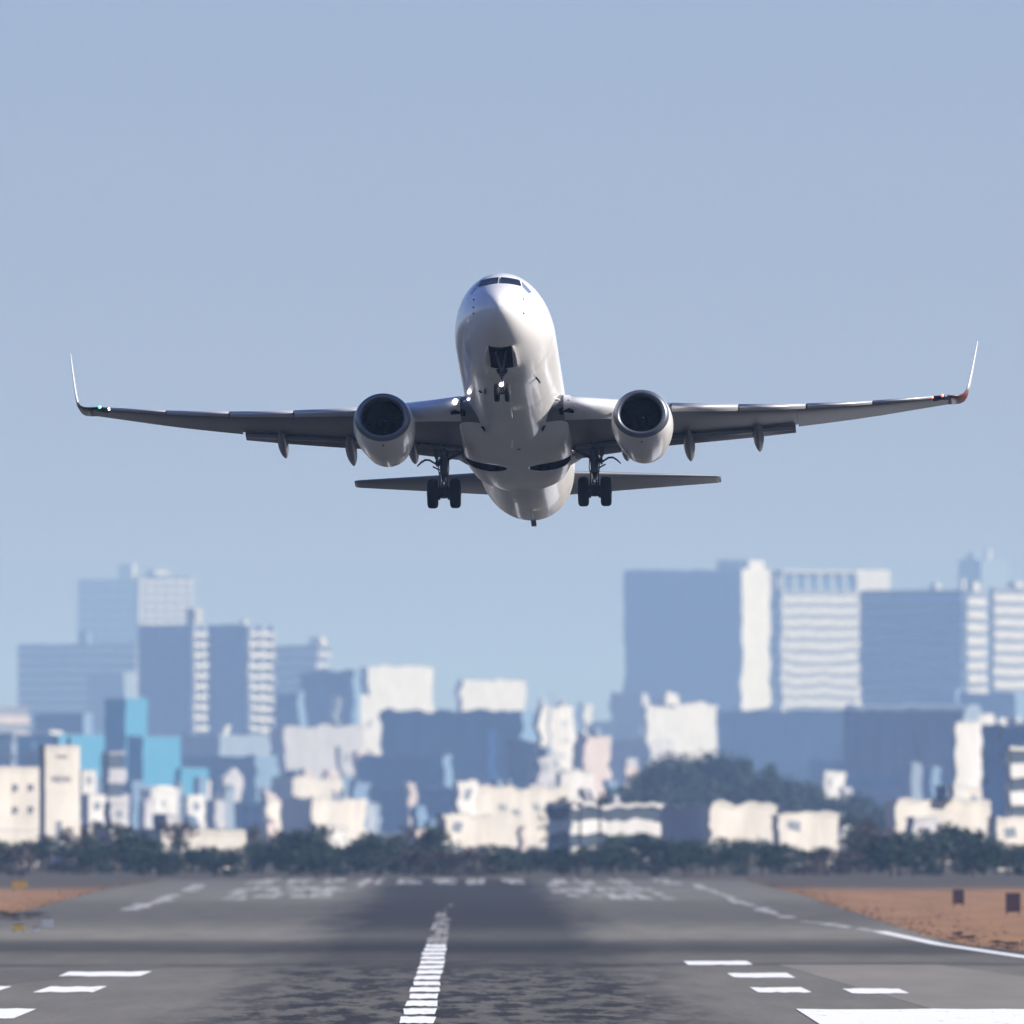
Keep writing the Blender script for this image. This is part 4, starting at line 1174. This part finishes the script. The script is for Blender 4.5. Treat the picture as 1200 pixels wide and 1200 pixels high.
# --- tail
for sx in (-1, 1):
    bm = bmesh.new()
    lo = []
    for x, le, c, z in ((.3, 32.9, 4.2, 1.28), (1.2, 33.5, 3.75, 1.36), (4.0, 35.35, 2.5, 1.70), (7.0, 37.3, 1.2, 2.06), (7.17, 37.5, .95, 2.08)):
        lo.append([Vector((sx * x, le + u * c, z + t * .10 * c)) for u, t, cm in foil(12)])
    rings(bm, lo)
    obj('tailplane', bm, M['canoe_grey'], plane, smooth=True)
bm = bmesh.new()
lo = []
for z, le, c in ((1.2, 29.8, 8.0), (1.9, 30.6, 7.0), (2.5, 32.2, 5.6), (5.5, 34.6, 3.9), (8.9, 37.2, 1.9), (9.1, 37.6, 1.4)):
    lo.append([Vector((t * .10 * c, le + u * c, z)) for u, t, cm in foil(12)])
rings(bm, lo)
obj('tail_fin', bm, M['paint'], plane, smooth=True)

# --- engines
def nac_loop(xc, s, zc, r, flat, n=48, tilt=0.0):
    out = []
    for k in range(n):
        a = 2 * math.pi * k / n
        c, q = math.cos(a), math.sin(a)
        ry = r * (1 - flat * .16) if q < 0 else r * (1 - flat * .04)
        rx = r * (1 + .03 * flat)
        out.append(Vector((xc + rx * c, s + tilt * ry * q, zc + ry * q)))
    return out
for sx in (-1, 1):
    xc, zc = sx * 4.86 + .06, -1.95
    tl = -.06
    eng_z = lambda s: zc + .012 * (s - 11.1)
    bm = bmesh.new()                                                # cowl, outside and back in at the fan nozzle
    prof = [(11.30, 1.02, 1), (11.45, 1.05, 1), (11.9, 1.105, 1), (12.6, 1.135, .9), (13.4, 1.12, .7), (14.2, 1.06, .5), (15.0, .96, .3), (15.55, .88, .15), (15.54, .84, .15), (15.0, .86, .2), (14.4, .8, .2)]
    rings(bm, [nac_loop(xc, s, eng_z(s), r, f, tilt=tl) for s, r, f in prof], caps=(False, True))
    nac = obj('engine_nacelle', bm, M['paint'], plane, smooth=True)
    bm = bmesh.new()
    lip = [(11.30, 1.018, 1), (11.20, .99, 1), (11.12, .955, 1), (11.07, .91, 1), (11.05, .87, 1), (11.06, .83, 1), (11.12, .79, 1), (11.2, .765, 1), (11.32, .745, 1)]
    rings(bm, [nac_loop(xc, s, eng_z(s), r, f, tilt=tl) for s, r, f in lip], caps=(False, False))
    obj('inlet_lip', bm, M['lip_metal'], nac, smooth=True)
    bm = bmesh.new()
    rings(bm, [nac_loop(xc, s, eng_z(s), r, f, tilt=tl) for s, r, f in ((11.32, .745, 1), (11.6, .75, .7), (12.0, .765, .3), (12.35, .78, 0), (12.7, .78, 0))], caps=(False, True))
    obj('inlet_duct', bm, M['duct'], nac, smooth=True)
    bm = bmesh.new()
    zf = eng_z(12.2)
    for k in range(24):                                             # fan disc
        a = 2 * math.pi * k / 24
        pts = []
        for rr, tw, ch in ((.22, .25, .20), (.5, .7, .24), (.765, 1.05, .24)):
            ax = Vector((math.cos(a), 0, math.sin(a))); tg = Vector((-math.sin(a), 0, math.cos(a)))
            d = (tg * math.sin(tw) + Vector((0, 1, 0)) * math.cos(tw)) * ch / 2
            b0 = Vector((xc, 12.25, zf)) + ax * rr
            pts.append((b0 - d, b0 + d))
        vs = [(bm.verts.new(p), bm.verts.new(q)) for p, q in pts]
        for (p0, q0), (p1, q1) in zip(vs[:-1], vs[1:]):
            bm.faces.new((p0, q0, q1, p1))
    obj('fan', bm, M['fan'], nac, recalc=False)
    bm = bmesh.new()
    tube(bm, [(xc, 11.82, zf), (xc, 11.86, zf), (xc, 11.95, zf), (xc, 12.1, zf), (xc, 12.25, zf)], [.012, .06, .12, .19, .23], 20)
    sp = obj('spinner', bm, M['fan'], nac, smooth=True)
    bm = bmesh.new()                                                # painted white comma on the spinner
    tube(bm, [(xc + .02, 11.85, zf + .05), (xc + .07, 11.885, zf + .06), (xc + .09, 11.90, zf + .02)], [.012, .02, .012], 8)
    obj('spinner_mark', bm, M['rim'], sp)
    bm = bmesh.new()                                                # core cowl and plug
    rings(bm, [nac_loop(xc, s, eng_z(s), r, 0) for s, r in ((14.4, .68), (15.2, .65), (16.0, .58), (16.5, .50), (16.49, .45), (16.0, .4))], caps=(True, True))
    core = obj('core_cowl', bm, M['gear_grey'], nac, smooth=True)
    bm = bmesh.new()
    tube(bm, [(xc, 16.0, eng_z(16)), (xc, 16.6, eng_z(16.6)), (xc, 17.1, eng_z(17.1))], [.3, .24, .03], 20)
    obj('exhaust_plug', bm, M['dark_metal'], core, smooth=True)
    bm = bmesh.new()
    bmesh.ops.create_uvsphere(bm, u_segments=10, v_segments=6, radius=.035, matrix=Matrix.Translation((xc, 11.7, eng_z(11.7) - .93)))
    obj('drain_port', bm, M['dark_metal'], nac)
    bm = bmesh.new()                                                # pylon
    lo = []
    for s, z0, z1, hw in ((12.6, -.95, -.84, .06), (13.4, -1.15, -.70, .17), (15.0, -1.3, -.58, .2), (16.4, -1.35, -.72, .2), (18.2, -.98, -.80, .12)):
        lo.append([Vector((xc - hw, s, z0)), Vector((xc + hw, s, z0)), Vector((xc + hw, s, z1)), Vector((xc - hw, s, z1))])
    rings(bm, lo)
    obj('pylon', bm, M['paint'], plane)

# --- landing gear
def wheel(cx, s, z, r, w, parent):
    bm = bmesh.new()
    prof = [(-.5, .52), (-.5, .80), (-.44, .92), (-.30, .985), (-.1, 1.0), (.1, 1.0), (.30, .985), (.44, .92), (.5, .80), (.5, .52)]
    rings(bm, [[Vector((cx + w * a, s + r * b * math.cos(k * math.pi / 18), z + r * b * math.sin(k * math.pi / 18))) for k in range(36)] for a, b in prof], caps=(False, False))
    rr = prof
    wh = obj('wheel', bm, M['rubber'], parent, smooth=True)
    for d in (-1, 1):
        bm = bmesh.new()
        tube(bm, [(cx + d * w * .36, s, z), (cx + d * w * .46, s, z)], [r * .54, r * .50], 24)
        tube(bm, [(cx + d * w * .44, s, z), (cx + d * w * .56, s, z)], [r * .18, r * .14], 12)
        obj('rim', bm, M['rim'], wh)
    return wh
def gear_root(name):
    o = bpy.data.objects.new(name, None); COL.objects.link(o); o.parent = plane
    return o
for sx in (-1, 1):
    g = gear_root('main_gear')
    x, s, za = sx * 2.87, 19.6, -2.84
    bm = bmesh.new()
    tube(bm, [(x - sx * .06, 19.35, -.95), (x, 19.5, -1.75), (x, 19.53, -2.02)], [.15, .165, .15], 16)
    tube(bm, [(x, 19.53, -2.02), (x, 19.54, -2.1)], [.19, .19], 16)
    tube(bm, [(x, 19.5, -1.55), (x, 19.5, -1.68)], [.21, .21], 16)
    obj('strut', bm, M['gear_grey'], g, smooth=False)
    bm = bmesh.new()
    tube(bm, [(x, 19.54, -2.1), (x, 19.6, -2.75)], .105, 16)
    obj('piston', bm, M['chrome'], g, smooth=True)
    bm = bmesh.new()
    tube(bm, [(x - .45, s, za), (x + .45, s, za)], .11, 12)
    tube(bm, [(x, s, za - .16), (x, s, za + .22)], [.15, .16], 12)
    for d in (-1, 1):
        tube(bm, [(x + d * .14, s, za), (x + d * .25, s, za)], .24, 20)  # brake packs
        tube(bm, [(x + d * .13, s - .15, za + .3), (x + d * .16, s - .2, za - .1)], .025, 6)
    obj('axle', bm, M['dark_metal'], g)
    bm = bmesh.new()                                                # torque links aft, hoses ahead
    for d in (-1, 1):
        tube(bm, [(x + d * .12, 19.65, -2.0), (x + d * .05, 20.02, -2.38), (x + d * .1, 19.7, -2.76)], [.04, .035, .04], 8)
        tube(bm, [(x + d * .17, 19.36, -1.5), (x + d * .2, 19.33, -1.95), (x + d * .13, 19.35, -2.35), (x + d * .18, 19.4, -2.7)], .022, 6)
    obj('torque_link', bm, M['dark_metal'], g)
    bm = bmesh.new()                                                # side brace to the body, drag brace ahead
    tube(bm, [(x, 19.5, -1.62), (sx * 2.3, 19.4, -1.32), (sx * 1.75, 19.3, -1.05)], [.06, .065, .06], 10)
    tube(bm, [(x, 19.5, -1.30), (x - sx * .1, 18.6, -1.0)], .06, 10)
    tube(bm, [(x + sx * .3, 19.4, -.9), (x + sx * .28, 19.45, -1.5)], .07, 10)
    obj('side_brace', bm, M['dark_metal'], g)
    bm = bmesh.new()                                                # curved outer door, seen edge on
    pts = [(.10, -1.76), (.28, -1.74), (.40, -1.66), (.54, -1.57), (.70, -1.56), (.86, -1.66), (1.0, -1.80)]
    lo = []
    for k, (dx, z) in enumerate(pts):
        th = .035 if 0 < k < 6 else .02
        lo.append([Vector((x + sx * dx, ss, z + .237 * (ss - 19.4) + dz)) for ss, dz in ((19.0, th), (19.85, th), (19.85, -th), (19.0, -th))])
    rings(bm, lo)
    tube(bm, [(x, 19.5, -1.72), (x + sx * .33, 19.5, -1.66)], [.1, .05], 8)
    tube(bm, [(x, 19.5, -1.98), (x + sx * .2, 19.5, -1.92), (x + sx * .42, 19.5, -1.80)], .03, 8)
    obj('gear_door', bm, M['dark_metal'], g)
    bm = bmesh.new()                                                # leg fairing door hung along the strut
    box(bm, min(x + sx * .22, x + sx * .30), max(x + sx * .22, x + sx * .30), 19.15, 19.75, -1.75, -.9)
    obj('leg_door', bm, M['flap_grey'], g)
    for d in (-1, 1):
        wheel(x + d * .43, s, za, .565, .40, g)

g = gear_root('nose_gear')
bm = bmesh.new()
tube(bm, [(0, 3.75, -1.3), (0, 3.85, -1.95), (0, 3.9, -2.22)], [.12, .12, .11], 14)
tube(bm, [(-.2, 3.85, -2.02), (.2, 3.85, -2.02)], .07, 10)          # steering cylinders
tube(bm, [(-.16, 3.8, -2.12), (.16, 3.8, -2.12)], .055, 10)
obj('strut', bm, M['dark_metal'], g)
bm = bmesh.new()
tube(bm, [(0, 3.9, -2.2), (0, 3.98, -2.78)], .065, 12)
obj('piston', bm, M['chrome'], g, smooth=True)
bm = bmesh.new()
tube(bm, [(-.22, 4.0, -2.82), (.22, 4.0, -2.82)], .07, 12)
tube(bm, [(0, 4.12, -2.2), (0, 4.32, -2.5), (0, 4.1, -2.76)], .035, 8)
obj('axle', bm, M['dark_metal'], g)
bm = bmesh.new()
tube(bm, [(-.2, 3.0, -1.5), (0, 3.86, -2.1)], .04, 8); tube(bm, [(.2, 3.0, -1.5), (0, 3.86, -2.1)], .04, 8)
obj('drag_brace', bm, M['gear_grey'], g)
bm = bmesh.new()
bmesh.ops.create_uvsphere(bm, u_segments=16, v_segments=10, radius=.085, matrix=Matrix.Translation((-.02, 3.74, -2.58)))
obj('taxi_lamp', bm, M['lamp'], g, smooth=True)
for d in (-1, 1):
    wheel(d * .2, 4.0, -2.82, .345, .205, g)
    bm = bmesh.new()                                                # bay doors hanging open at the sides
    lo = []
    for s, h in ((2.15, .26), (2.5, .42), (3.2, .48), (3.9, .42), (4.18, .2)):
        zt = fZB(s) + .1
        lo.append([Vector((d * .43, s, zt)), Vector((d * .46, s, zt)), Vector((d * (.47 + .34 * h), s, zt - h)), Vector((d * (.44 + .33 * h), s, zt - h))])
    rings(bm, lo)
    obj('gear_door', bm, M['paint'], g)
